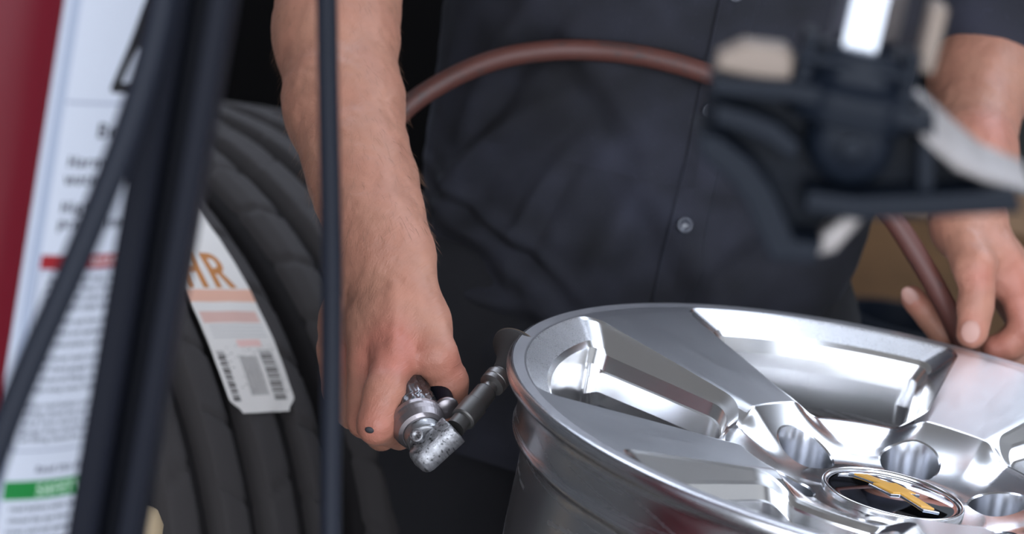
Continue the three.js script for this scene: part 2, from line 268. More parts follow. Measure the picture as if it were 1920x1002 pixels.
  for (let k = 0; k < 5; k++) {
    const pts = outlines.map((o, li) => o.map(([x, y], j) => {
      const [X, Y] = fromWin(k, x, y), [tx, ty] = top[j], rt = Math.hypot(tx, ty), z0 = zAt(...fromWin(k, tx, ty)), L = LV[li];
      const ds = typeof L.dz === 'function' ? L.dz(rt) : L.dz;
      const rim = sstep(RO - 0.016, RO - 0.001, rt);
      return V(X, z0 - lerp(ds, L.oz ?? ds, rim) + WD, -Y);
    }));
    const onRim = (j) => { const [x, y] = top[j % NP]; return Math.hypot(x, y) > RO - 0.0012; };
    const strip = (want) => {
      const ps = [], uv = [], idx = [];
      for (let li = 0; li + 1 < pts.length; li++) {
        const b = ps.length / 3;
        for (const row of [pts[li], pts[li + 1]]) for (let j = 0; j <= NP; j++) { const p = row[j % NP]; ps.push(p.x, p.y, p.z); uv.push(p.x * 6, p.z * 6); }
        for (let j = 0; j < NP; j++) { if ((li < 2 && onRim(j) && onRim(j + 1)) !== want) continue; const a = b + j, c = b + NP + 1 + j; idx.push(a, c, a + 1, a + 1, c, c + 1); }
      }
      const g = new THREE.BufferGeometry(); g.setAttribute('position', new THREE.Float32BufferAttribute(ps, 3)); g.setAttribute('uv', new THREE.Float32BufferAttribute(uv, 2)); g.setIndex(idx); g.computeVertexNormals(); return g;
    };
    part('window_wall', strip(false), M.polished, wheel);
    part('lip_slope', strip(true), M.frosted, wheel, k ? undefined : 'matt sanded slope inside the lip');
  }
  // lug wells
  for (let k = 0; k < 6; k++) {
    const cx = LUG * Math.cos(lugA[k]), cy = LUG * Math.sin(lugA[k]), n = 72, ps = [], idx = [], uv = [];
    const rows = [[LUGR, 0], [LUGR - 0.0012, -0.0009], [LUGR - 0.0012, -0.0009], [0.0160, -0.027], [0.0160, -0.027], [0.0100, -0.030], [0.0100, -0.030], [0.0090, -0.05]];
    for (const [rr, dz] of rows) for (let j = 0; j <= n; j++) { const a = j / n * 2 * Math.PI, X = cx + rr * Math.cos(a), Y = cy + rr * Math.sin(a), e = zAt(cx + LUGR * Math.cos(a), cy + LUGR * Math.sin(a)), base = dz < -0.02 ? -0.042 : e; ps.push(X, base + dz + WD, -Y); uv.push(j / n * 3, dz * 20); }
    for (const i of [0, 2, 4, 6]) for (let j = 0; j < n; j++) { const a = i * (n + 1) + j, c = a + n + 1; idx.push(a, c, a + 1, a + 1, c, c + 1); }
    const g = new THREE.BufferGeometry(); g.setAttribute('position', new THREE.Float32BufferAttribute(ps, 3)); g.setAttribute('uv', new THREE.Float32BufferAttribute(uv, 2)); g.setIndex(idx); g.computeVertexNormals();
    part('lug_hole', g, M.bored, wheel);
  }
  // hub back so that the wells and the cap are closed from below
  part('hub_back', at(lathe([[0.001, -0.098], [0.06, -0.098], [0.098, -0.09], [0.1035, -0.075], [0.106, -0.06], [0.108, -0.048]], 96), 0, WD, 0), M.barrel, wheel);
  // centre cap with its emblem
  const capG = new THREE.Group(); capG.name = 'center_cap'; capG.position.set(0, WD, 0); wheel.add(capG);
  capG.userData.label = 'chrome dome cap with gold bow tie emblem';
  const domeZ = (r) => -0.0370 - 0.0036 * (r / 0.0385) ** 2;
  part('cap_ring', lathe([[0.0432, -0.0425], [0.0430, -0.0395], [0.0422, -0.0385], [0.0410, -0.0388], [0.0402, -0.0402], [0.0400, -0.0425]], 128), M.polished, capG);
  part('cap_dome', lathe([[0.0398, -0.0435], [0.0398, -0.0412], [0.0393, -0.0404], [0.0385, -0.0402], ...Array.from({ length: 16 }, (_, i) => { const r = 0.038 * (1 - i / 15); return [Math.max(r, 0.00001), domeZ(r)]; })], 128), phys({ color: rgb(0.42, 0.45, 0.52), metalness: 1, roughness: 0.05, clearcoat: 1, clearcoatRoughness: 0.03 }), capG);
  // bow tie laid on the dome: outline in cap coordinates, subdivided to follow the dome
  const bowtie = (sx, sy) => { const pts = [[-1, -0.2], [-0.86, 0.2], [-0.27, 0.2], [-0.2, 0.46], [0.34, 0.46], [0.27, 0.2], [1, 0.2], [0.86, -0.2], [0.27, -0.2], [0.2, -0.46], [-0.34, -0.46], [-0.27, -0.2]]; return pts.map(([a, b]) => [a * sx, b * sy]); };
  function emblem(sx, sy, lift, thick, ang) {
    const o = bowtie(sx, sy), sh = new THREE.Shape(o.map(([a, b]) => new THREE.Vector2(a, b)));
    const g = new THREE.ExtrudeGeometry(sh, { depth: thick, bevelEnabled: true, bevelThickness: 0.0003, bevelSize: 0.0003, bevelSegments: 2, steps: 1 });
    g.rotateX(-Math.PI / 2); g.rotateY(ang);
    const p = g.attributes.position; for (let i = 0; i < p.count; i++) p.setY(i, p.getY(i) + domeZ(Math.hypot(p.getX(i), p.getZ(i))) + lift);
    g.computeVertexNormals(); return g;
  }
  const EA = -0.82;
  part('emblem_border', emblem(0.0325, 0.0220, -0.0006, 0.0012, EA), M.chrome, capG);
  part('emblem', emblem(0.0290, 0.0165, 0.0004, 0.0009, EA), M.gold, capG, 'gold bow tie');
}

// ---------------------------------------------------------------- the mechanic
const TC = px(1212, 350, 2.105);                               // middle of the trunk
const FEET = V(TC.x, 0, TC.z);
const person = thing('person', 'mechanic in a dark navy short sleeved work shirt and black trousers grinding the rim edge', 'person', FEET);
const local = (g) => g.translate(-FEET.x, -FEET.y, -FEET.z);
const DR = 0.02, chainR = (pts) => chain(pts.map(([x, y, d, r]) => [x, y, d + DR, r]));            // the arm that holds the grinder lies a little further off
const chain = (pts) => { const o = []; for (let i = 0; i + 1 < pts.length; i++) { const a = pts[i], b = pts[i + 1]; o.push(cap(px(a[0], a[1], a[2]), a[3] / 1000, px(b[0], b[1], b[2]), b[3] / 1000)); } return o; };
// joints as [x, y, distance, radius in mm]
const armR = chainR([[700, -560, 2.0, 48], [652, -230, 1.905, 41], [634, -60, 1.86, 40], [630, 60, 1.833, 38], [645, 200, 1.80, 36], [668, 300, 1.772, 30.5], [684, 365, 1.757, 28], [706, 440, 1.738, 25], [716, 490, 1.730, 22.5]]).concat(chainR([[665, -90, 1.872, 28], [676, 20, 1.845, 19]]), chainR([[748, 330, 1.770, 7], [775, 455, 1.733, 7]]));
const palmR = [...chainR([[740, 490, 1.727, 19], [738, 600, 1.706, 15], [740, 672, 1.692, 13.2]]), ...chainR([[716, 490, 1.732, 20], [703, 600, 1.717, 15.5], [692, 680, 1.706, 13]]), ...chainR([[694, 490, 1.742, 18], [670, 600, 1.737, 15], [652, 672, 1.735, 12.2]]), ...chainR([[682, 490, 1.752, 16], [645, 600, 1.757, 13], [628, 655, 1.765, 11]]),
  ...chainR([[757, 500, 1.726, 18], [792, 600, 1.712, 14.5], [818, 668, 1.694, 12.6]]), ...chainR([[760, 560, 1.714, 15], [792, 655, 1.712, 10]]), ...chainR([[690, 690, 1.735, 14], [720, 640, 1.735, 14]])];
const fingersR = [
  chainR([[740, 672, 1.692, 13], [722, 735, 1.676, 11.8], [706, 795, 1.671, 11.6]]).concat(chainR([[706, 795, 1.671, 11.6], [748, 813, 1.712, 9.8], [785, 795, 1.735, 8.6]])),
  chainR([[692, 680, 1.706, 12.8], [687, 740, 1.697, 11.4], [686, 787, 1.700, 11.4], [715, 815, 1.73, 9.8], [755, 800, 1.752, 8.6]]),
  chainR([[652, 672, 1.735, 12.2], [662, 770, 1.738, 10.8], [700, 800, 1.765, 9.4], [735, 785, 1.785, 8.4]]),
  chainR([[628, 655, 1.765, 11], [634, 735, 1.775, 9.4], [675, 760, 1.795, 8.4], [705, 750, 1.81, 7.6]]),
  chainR([[818, 668, 1.694, 12.4], [843, 718, 1.700, 11], [851, 770, 1.716, 8.8]]),
];
const reliefR = [...chainR([[738, 540, 1.6990, 3.2], [741, 655, 1.6822, 3.4]]), ...chainR([[706, 545, 1.7055, 3], [694, 660, 1.6968, 3.2]]), ...chainR([[690, 470, 1.7228, 2.2], [725, 560, 1.7058, 2], [712, 620, 1.7015, 1.8]]), ...chainR([[735, 300, 1.75, 2.4], [745, 420, 1.727, 2.4], [775, 520, 1.714, 2.2]])];
const armL = chain([[1800, -560, 2.16, 48], [1868, -60, 2.15, 43], [1838, 150, 2.07, 36], [1824, 290, 2.0, 28], [1812, 395, 1.955, 22], [1812, 430, 1.945, 20]]);
const palmL = [...chain([[1818, 425, 1.945, 19], [1868, 490, 1.935, 15], [1903, 530, 1.932, 13.5]]), ...chain([[1822, 425, 1.955, 19], [1880, 500, 1.955, 16], [1930, 565, 1.957, 13.5]]), ...chain([[1825, 430, 1.965, 17], [1940, 600, 1.988, 13]]), ...chain([[1825, 430, 1.97, 15], [1935, 630, 2.012, 12]]), ...chain([[1800, 430, 1.937, 16], [1828, 500, 1.908, 14.2]]), ...chain([[1850, 480, 1.935, 13], [1862, 520, 1.932, 11]])];
const fingersL = [
  chain([[1828, 500, 1.908, 14.2], [1832, 545, 1.905, 11.2], [1829, 575, 1.905, 11.8], [1822, 624, 1.905, 11]]),
  chain([[1903, 530, 1.932, 13], [1925, 612, 1.93, 11.6], [1893, 648, 1.932, 10.4], [1866, 655, 1.934, 9.6]]),
  chain([[1930, 565, 1.957, 13], [1940, 655, 1.965, 11.5], [1885, 695, 1.965, 10.2], [1842, 690, 1.965, 9.4]]),
  chain([[1940, 600, 1.988, 13], [1858, 690, 1.978, 12.4], [1772, 628, 1.962, 10.6], [1710, 557, 1.958, 8.6]]),
  chain([[1935, 630, 2.012, 12], [1880, 710, 2.01, 10], [1825, 715, 2.0, 9], [1795, 700, 1.995, 8]]),
];
const reliefL = chain([[1870, 230, 1.99, 2.4], [1850, 400, 1.94, 2]]);
function limbField(arm, palm, fingers, relief) {
  return (x, y, z) => {
    let d = groupD(arm, 0.016, x, y, z);
    if (d > 0.25) return d;
    d = smin(d, groupD(palm, 0.012, x, y, z), 0.014);
    let out = d;
    for (const f of fingers) out = Math.min(out, smin(d, groupD(f, 0.004, x, y, z), 0.005));
    for (const c of relief) out = smin(out, capD(c, x, y, z), 0.004);
    return out + 0.0005 * nz(x * 160, y * 160, z * 160) + 0.0009 * nz(x * 55, y * 55, z * 55);
  };
}
function bounds(caps, pad) { const b = new THREE.Box3(); for (const c of caps) { b.expandByPoint(V(c[0] - c[3], c[1] - c[3], c[2] - c[3])); b.expandByPoint(V(c[0] + c[3], c[1] + c[3], c[2] + c[3])); const e = V(c[0] + c[4], c[1] + c[5], c[2] + c[6]); b.expandByPoint(e.clone().addScalar(c[7])); b.expandByPoint(e.subScalar(c[7])); } return b.expandByScalar(pad); }
// trunk, upper arms, neck and head
const SHO = [V(TC.x - 0.185, 1.43, TC.z - 0.02), V(TC.x + 0.185, 1.43, TC.z - 0.02)], ELB = [px(652, -230, 1.925), px(1868, -60, 2.15)];
const HD = V(TC.x, 1.63, TC.z + 0.03);
const c3 = (a, ra, b, rb) => cap(V(...a), ra, V(...b), rb);
const X0 = TC.x, Z0 = TC.z;
const trunk = [c3([X0 - 0.07, 0.9, Z0], 0.085, [X0 - 0.085, 1.36, Z0 - 0.01], 0.085), c3([X0 + 0.07, 0.9, Z0], 0.085, [X0 + 0.085, 1.36, Z0 - 0.01], 0.085), c3([X0 - 0.15, 1.42, Z0 - 0.02], 0.05, [X0 + 0.15, 1.42, Z0 - 0.02], 0.05), c3([X0, 1.4, Z0 - 0.02], 0.058, [X0, 1.56, Z0], 0.055), cap(SHO[0], 0.055, ELB[0], 0.04), cap(SHO[1], 0.055, ELB[1], 0.042)];
const head = [c3([HD.x, HD.y + 0.035, HD.z - 0.015], 0.082, [HD.x, HD.y + 0.02, HD.z - 0.035], 0.085), c3([HD.x, HD.y - 0.02, HD.z + 0.01], 0.066, [HD.x, HD.y - 0.07, HD.z + 0.035], 0.044), c3([HD.x, HD.y + 0.015, HD.z + 0.072], 0.009, [HD.x, HD.y - 0.02, HD.z + 0.088], 0.013), c3([HD.x - 0.085, HD.y + 0.01, HD.z - 0.02], 0.014, [HD.x - 0.08, HD.y - 0.025, HD.z - 0.015], 0.01), c3([HD.x + 0.085, HD.y + 0.01, HD.z - 0.02], 0.014, [HD.x + 0.08, HD.y - 0.025, HD.z - 0.015], 0.01), c3([HD.x - 0.02, HD.y - 0.052, HD.z + 0.068], 0.007, [HD.x + 0.02, HD.y - 0.052, HD.z + 0.068], 0.007), c3([HD.x - 0.045, HD.y + 0.035, HD.z + 0.052], 0.012, [HD.x + 0.045, HD.y + 0.035, HD.z + 0.052], 0.012)];
const bodyField = (x, y, z) => smin(groupD(trunk, 0.04, x, y, z), groupD(head, 0.018, x, y, z), 0.02);
const reds = [[740, 672, 1.68, 16], [692, 680, 1.69, 14], [706, 795, 1.66, 16], [725, 640, 1.68, 18], [652, 672, 1.72, 14], [690, 790, 1.69, 12], [1840, 520, 1.89, 12], [1822, 625, 1.89, 14], [1903, 530, 1.92, 22], [1925, 612, 1.915, 16], [1710, 557, 1.95, 12], [1866, 655, 1.925, 14], [1885, 240, 1.97, 25], [840, 690, 1.69, 16]].map(([a, b, c, r]) => [px(a, b, a < 1000 ? c + DR : c), r / 1000]);
function skinColours(g) {
  const p = g.attributes.position, c = new Float32Array(p.count * 3), q = V(0, 0, 0);
  for (let i = 0; i < p.count; i++) {
    q.fromBufferAttribute(p, i);
    let red = 0; for (const [r, s] of reds) { const d = q.distanceToSquared(r) / (s * s); if (d < 6) red += Math.exp(-d); }
    red = Math.min(red, 1.1) * 0.75 + 0.22 * nz(q.x * 45, q.y * 45, q.z * 45);
    const m = 1 + 0.10 * fbm(q.x * 70, q.y * 70, q.z * 70) + 0.05 * nz(q.x * 300, q.y * 300, q.z * 300);
    c[3 * i] = 0.43 * m * (1 + 0.02 * red); c[3 * i + 1] = 0.2 * m * (1 - 0.24 * red); c[3 * i + 2] = 0.134 * m * (1 - 0.2 * red);
  }
  g.setAttribute('color', new THREE.BufferAttribute(c, 3)); withUv(g, (x, y, z) => [(x + 0.5 * z) * 8, (y + 0.3 * z) * 8]); return g;
}
const pores = texture(512, (u, v, i, j) => 0.5 + 0.2 * nz(u * 90, v * 60) + 0.2 * nz(u * 200, v * 200) + 0.1 * (rnd() - 0.5));
const skinM = phys({ vertexColors: true, roughness: 0.5, bumpMap: pores, bumpScale: 0.0005, sheen: 0.25, sheenRoughness: 0.5, sheenColor: rgb(0.9, 0.6, 0.5) });
{
  const bR = bounds([...armR.slice(2), ...palmR, ...fingersR.flat()], 0.006), bL = bounds([...armL.slice(1), ...palmL, ...fingersL.flat()], 0.006);
  const gR = surface(limbField(armR, palmR, fingersR, reliefR), bR.min, bR.max, 0.0024), gL = surface(limbField(armL, palmL, fingersL, reliefL), bL.min, bL.max, 0.0028);
  const bB = bounds([...trunk, ...head], 0.02), gB = surface(bodyField, bB.min, bB.max, 0.012);
  const all = mergeGeometries([gR, gL, gB].map(skinColours));
  part('body', local(all), skinM, person);
  // nails
  const nailM = phys({ color: rgb(0.47, 0.25, 0.2), roughness: 0.4 });
  const nail = (c, out, along, w, l) => { const g = new THREE.SphereGeometry(1, 20, 12); g.scale(w, 0.0016, l); const z = along.clone().normalize(), y = out.clone().addScaledVector(z, -out.dot(z)).normalize(), x = V().crossVectors(y, z); g.applyMatrix4(new THREE.Matrix4().makeBasis(x, y, z)); g.translate(c.x, c.y, c.z); part('fingernail', local(g), nailM, person); };
  const toCam = (p) => V().subVectors(camera.position, p).normalize();
  const tn = px(1820, 622, 1.8945); nail(tn, toCam(tn).add(V(-0.1, 0.1, 0)), V().subVectors(px(1822, 640, 1.905), px(1829, 575, 1.905)), 0.0066, 0.0078);
  const rn = px(1707, 556, 1.9505); nail(rn, toCam(rn).add(V(-0.5, 0.2, 0)), V().subVectors(px(1705, 550, 1.958), px(1772, 628, 1.962)), 0.0055, 0.0075);
  const spot = px(693, 807, 1.6595 + DR), sg = new THREE.SphereGeometry(0.0026, 12, 8); sg.scale(1.1, 0.75, 0.4); sg.translate(spot.x, spot.y, spot.z);
  part('grease_mark', local(sg), M.skinSpot, person);
  const eyeM = phys({ color: rgb(0.7, 0.7, 0.68), roughness: 0.15 }), irisM = std({ color: rgb(0.06, 0.04, 0.03), roughness: 0.2 });
  for (const s of [-1, 1]) { const e = part('eye', local(new THREE.SphereGeometry(0.0125, 16, 12).translate(HD.x + s * 0.031, HD.y + 0.012, HD.z + 0.056)), eyeM, person); part('iris', local(new THREE.SphereGeometry(0.0055, 12, 8).translate(HD.x + s * 0.031, HD.y + 0.009, HD.z + 0.0635)), irisM, e); }
  const hairField = (x, y, z) => { const d = groupD(head.slice(0, 1), 0.01, x, y, z) - 0.012 - 0.004 * nz(x * 60, y * 60, z * 60); return Math.max(d, (z - (HD.z + 0.045)) * 0.8 - (y - (HD.y + 0.075)) * 0.9, (HD.y - 0.03) - y + (z - HD.z) * 1.2); };
  part('hair', local(surface(hairField, V(HD.x - 0.13, HD.y - 0.13, HD.z - 0.17), V(HD.x + 0.13, HD.y + 0.17, HD.z + 0.13), 0.006)), std({ color: rgb(0.03, 0.02, 0.015), roughness: 0.7 }), person);
}
// fine arm hair, far too many to count
{
  const g = [], one = (p, d, l) => { const s = V().crossVectors(d, V(0.3, 0.2, 1)).normalize().multiplyScalar(0.00005), e = p.clone().addScaledVector(d, l * 0.5).add(V(0, -l * 0.05, 0)), t = p.clone().addScaledVector(d, l).add(V(0, -l * 0.22, 0)); g.push([p.clone().add(s), p.clone().sub(s), e.clone().add(s), e.clone().sub(s), t]); };
  const sow = (caps, n, field, out) => { for (let i = 0; i < n; i++) { const c = caps[Math.floor(rnd() * caps.length)], t = rnd(), q = V(c[0] + c[4] * t, c[1] + c[5] * t, c[2] + c[6] * t), a = rnd() * 2 * Math.PI, ax = V(c[4], c[5], c[6]).normalize(), u = V().crossVectors(ax, V(0, 0, 1)).normalize(), w = V().crossVectors(ax, u), n0 = u.multiplyScalar(Math.cos(a)).addScaledVector(w, Math.sin(a)); let r = c[3] + c[7] * 0; let lo = 0, hi = 0.07; for (let k = 0; k < 12; k++) { const m = (lo + hi) / 2, s = q.clone().addScaledVector(n0, m); if (field(s.x, s.y, s.z) < 0) lo = m; else hi = m; } const s = q.clone().addScaledVector(n0, lo); one(s, n0.clone().multiplyScalar(0.45).addScaledVector(ax, 0.9).addScaledVector(V(rnd() - 0.5, rnd() - 0.5, rnd() - 0.5), 0.5).normalize(), 0.005 + 0.005 * rnd()); } };
  sow(armR.slice(3, 8), 900, limbField(armR, palmR, fingersR, [])); sow(armL.slice(1, 4), 300, limbField(armL, palmL, fingersL, []));
  const pos = [], idx = []; for (const q of g) { const b = pos.length / 3; for (const p of q) pos.push(p.x, p.y, p.z); idx.push(b, b + 1, b + 2, b + 1, b + 3, b + 2, b + 2, b + 3, b + 4); }
  const hg = new THREE.BufferGeometry(); hg.setAttribute('position', new THREE.Float32BufferAttribute(pos, 3)); hg.setIndex(idx); hg.computeVertexNormals();
  part('arm_hair', local(hg), std({ color: rgb(0.16, 0.085, 0.05), roughness: 0.6, side: THREE.DoubleSide }), person).userData.kind = 'stuff';
}
// shirt: the trunk as a loft with folds, sleeves, placket, seams and buttons
const halfA = table([[0.77, 0.168], [0.83, 0.158], [0.88, 0.155], [0.97, 0.166], [1.10, 0.172], [1.25, 0.186], [1.38, 0.20], [1.44, 0.185], [1.475, 0.11], [1.50, 0.065]]);
const halfB = table([[0.80, 0.118], [0.88, 0.116], [0.97, 0.120], [1.10, 0.122], [1.25, 0.125], [1.38, 0.112], [1.44, 0.09], [1.475, 0.07], [1.50, 0.062]]);
const foldsOf = [[-0.12, 1.0, 0.9, 0.012, 0.09, 0.0050], [-0.145, 0.925, 0.35, 0.010, 0.06, 0.0042], [-0.10, 0.915, -0.5, 0.012, 0.10, 0.0045], [-0.02, 0.965, 1.15, 0.016, 0.12, 0.0035], [0.06, 0.93, -0.9, 0.014, 0.10, 0.0035], [0.11, 1.0, 0.6, 0.014, 0.1, 0.0040], [-0.06, 1.07, -0.7, 0.014, 0.08, 0.0035], [-0.13, 1.06, 1.2, 0.010, 0.07, 0.0040], [0.02, 0.895, 0.15, 0.010, 0.15, 0.0035], [-0.09, 0.955, 1.3, 0.007, 0.05, 0.003], [-0.11, 0.885, 0.1, 0.008, 0.06, 0.004], [-0.115, 0.945, -0.35, 0.006, 0.07, 0.004], [-0.13, 0.99, 1.0, 0.007, 0.035, 0.004]];
function trunkPoint(phi, y, lift = 0) {                       // phi 0 faces the camera side (+z)
  const a = halfA(y), b = halfB(y), n = 2.35, cs = Math.cos(phi), sn = Math.sin(phi), k = Math.pow(Math.pow(Math.abs(sn / a), n) + Math.pow(Math.abs(cs / b), n), -1 / n);
  const sx = phi * 0.14; let f = 0;
  for (const [x0, y0, ang, w, l, amp] of foldsOf) { const dx = sx - x0, dy = y - y0, u = dx * Math.cos(ang) + dy * Math.sin(ang), v = -dx * Math.sin(ang) + dy * Math.cos(ang) + u * u * 1.5; f += 1.5 * amp * Math.exp(-v * v / (w * w) - u * u / (l * l)) - 1.2 * amp * Math.exp(-((v + 1.6 * w) ** 2) / (w * w) - u * u / (l * l)); }
  f += 0.0042 * fbm(sx * 9 + 3, y * 11, 2) + 0.0018 * nz(sx * 40, y * 34, 7);
  const r = k + f + lift; return V(TC.x + r * sn, y, TC.z + r * cs);
}
{
  const weave = texture(512, (u, v, i, j) => { const t = 0.5 + 0.18 * (((i >> 1) + (j >> 1)) % 3 - 1) + 0.15 * (rnd() - 0.5); return t; }, false, 1);
  const dust = texture(512, (u, v, i, j) => { const d = 0.8 + 0.4 * fbm(u * 3, v * 3) + 0.12 * (rnd() - 0.5) + (rnd() > 0.9985 ? 0.9 : 0); return [0.175 * d, 0.18 * d, 0.225 * d]; }, true, 1);
  const cloth = phys({ map: dust, roughness: 0.9, bumpMap: weave, bumpScale: 0.0004, sheen: 0.15, sheenRoughness: 0.6, sheenColor: rgb(0.12, 0.13, 0.2) });
  const trunkG = withUv(gridGeo(420, 260, (u, v) => trunkPoint((u - 0.5) * 2 * Math.PI, lerp(0.77, 1.5, v))), (x, y, z) => [x * 5 + z, y * 5]);
  const sleeve = (a, b, ra, rb, drop) => { const ax = V().subVectors(b, a), L = ax.length(); ax.normalize(); const u = V().crossVectors(ax, V(0, 0, 1)).normalize(), w = V().crossVectors(ax, u); const at = (p, t, off) => { const an = p * 2 * Math.PI, r = lerp(ra, rb, t) + off + 0.004 * fbm(p * 6, t * 4, a.x * 9) * (p > 0.02 && p < 0.98 ? 1 : 0); return a.clone().addScaledVector(ax, L * t).addScaledVector(u, Math.cos(an) * r).addScaledVector(w, Math.sin(an) * r); };
    return mergeGeometries([gridGeo(64, 40, (p, t) => at(p, t, 0)), gridGeo(64, 1, (p, t) => at(p, 1, -0.002 * t)), gridGeo(64, 12, (p, t) => at(p, 1 - 0.3 * t, -0.002))]); };
  const sR = sleeve(V(TC.x - 0.12, 1.42, TC.z - 0.02), px(690, -420, 1.96), 0.082, 0.07), sL = sleeve(V(TC.x + 0.12, 1.42, TC.z - 0.02), px(1870, 92, 2.105), 0.085, 0.054);
  const shirt = part('shirt', local(mergeGeometries([trunkG, sR, sL])), cloth, person);
  const BX = px(1351, 215, 1.985).x, phiB = Math.asin((BX - TC.x) / 0.172), W = 0.016 / 0.14;
  const prof = (t) => 0.0022 * Math.min(1, Math.min(t, 1 - t) * 14);
  part('placket', local(withUv(gridGeo(40, 260, (u, v) => trunkPoint(phiB + (u - 0.38) * 2 * W, lerp(0.771, 1.47, v), prof(u) - 0.0002)), (x, y, z) => [x * 5 + z, y * 5])), cloth, shirt);
  const thread = std({ color: rgb(0.02, 0.022, 0.035), roughness: 0.8 });
  part('seam', local(tube(Array.from({ length: 60 }, (_, i) => trunkPoint(phiB + (0.08 - 0.38) * 2 * W, lerp(0.82, 1.46, i / 59), 0.0022)), 0.0004, 240, 5)), thread, shirt);
  const btnM = phys({ color: rgb(0.06, 0.065, 0.085), roughness: 0.22, clearcoat: 0.6, clearcoatRoughness: 0.1 });
  const yAt = (yy) => px(1318, yy, 1.985).y;
  for (const by of [yAt(428) + 0.166, yAt(428) + 0.083, yAt(428), yAt(428) + 0.25]) {
    const c = trunkPoint(phiB, by, 0.0035), e = trunkPoint(phiB, by + 0.01, 0.0035), f = trunkPoint(phiB + 0.06, by, 0.0035), n = V().crossVectors(V().subVectors(f, c), V().subVectors(e, c)).normalize();
    const b = part('button', local(aim(lathe([[0.0001, 0.0004], [0.0022, 0.0005], [0.0034, 0.0012], [0.0042, 0.0021], [0.0050, 0.0021], [0.0057, 0.0012], [0.0058, 0.0], [0.005, -0.0012], [0.0001, -0.0012]], 40), c, n)), btnM, shirt);
    const h = []; for (const [i, j] of [[-1, -1], [1, -1], [1, 1], [-1, 1]]) h.push(aim(new THREE.CylinderGeometry(0.0006, 0.0006, 0.0004, 8), c.clone().addScaledVector(n, 0.0006).add(V(i * 0.0012, j * 0.0012, 0)), n));
    part('thread', local(merge(h)), thread, b);
  }
  // trousers and shoes
  const trM = phys({ color: rgb(0.009, 0.009, 0.012), roughness: 0.92, bumpMap: weave, bumpScale: 0.0004 });
  const hipY = 0.93, legs = [c3([TC.x - 0.07, hipY, TC.z - 0.005], 0.085, [TC.x - 0.07, 0.86, TC.z - 0.005], 0.098), c3([TC.x + 0.07, hipY, TC.z - 0.005], 0.085, [TC.x + 0.07, 0.86, TC.z - 0.005], 0.098)];
  for (const s of [-1, 1]) { const k = V(TC.x + s * 0.108, 0.5, TC.z + 0.02), f = V(TC.x + s * 0.12, 0.09, TC.z - 0.01); legs.push(cap(V(TC.x + s * 0.085, 0.86, TC.z), 0.098, k, 0.072), cap(k, 0.072, f, 0.062)); }
  const tf = (x, y, z) => Math.max(groupD(legs, 0.03, x, y, z) + 0.003 * fbm(x * 22, y * 14, z * 22), 0.06 - y);
  const bt = bounds(legs, 0.02), tg = surface(tf, V(bt.min.x, 0.04, bt.min.z), bt.max, 0.009); withUv(tg, (x, y, z) => [x * 5 + z, y * 5]);
  part('trousers', local(tg), trM, person);
  for (const s of [-1, 1]) {
    const x = TC.x + s * 0.122, z = TC.z - 0.02, caps = [c3([x, 0.055, z - 0.04], 0.042, [x, 0.05, z + 0.08], 0.044), c3([x, 0.045, z + 0.08], 0.044, [x + s * 0.01, 0.038, z + 0.15], 0.036), c3([x, 0.06, z - 0.02], 0.045, [x, 0.12, z - 0.02], 0.05)];
    const bs = bounds(caps, 0.02), sf = (a, b, c) => Math.max(groupD(caps, 0.02, a, b, c), 0.012 - b);
    const sh = part('shoe', local(surface(sf, V(bs.min.x, -0.01, bs.min.z), bs.max, 0.006)), M.blackPlastic, person);
    const so = new THREE.Shape(); so.absellipse(0, 0, 0.047, 0.135, 0, 2 * Math.PI); part('sole', local(new THREE.ExtrudeGeometry(so, { depth: 0.014, bevelEnabled: false, curveSegments: 24 }).rotateX(-Math.PI / 2).translate(x, 0, z + 0.045)), M.rubberHose, sh);
  }
}

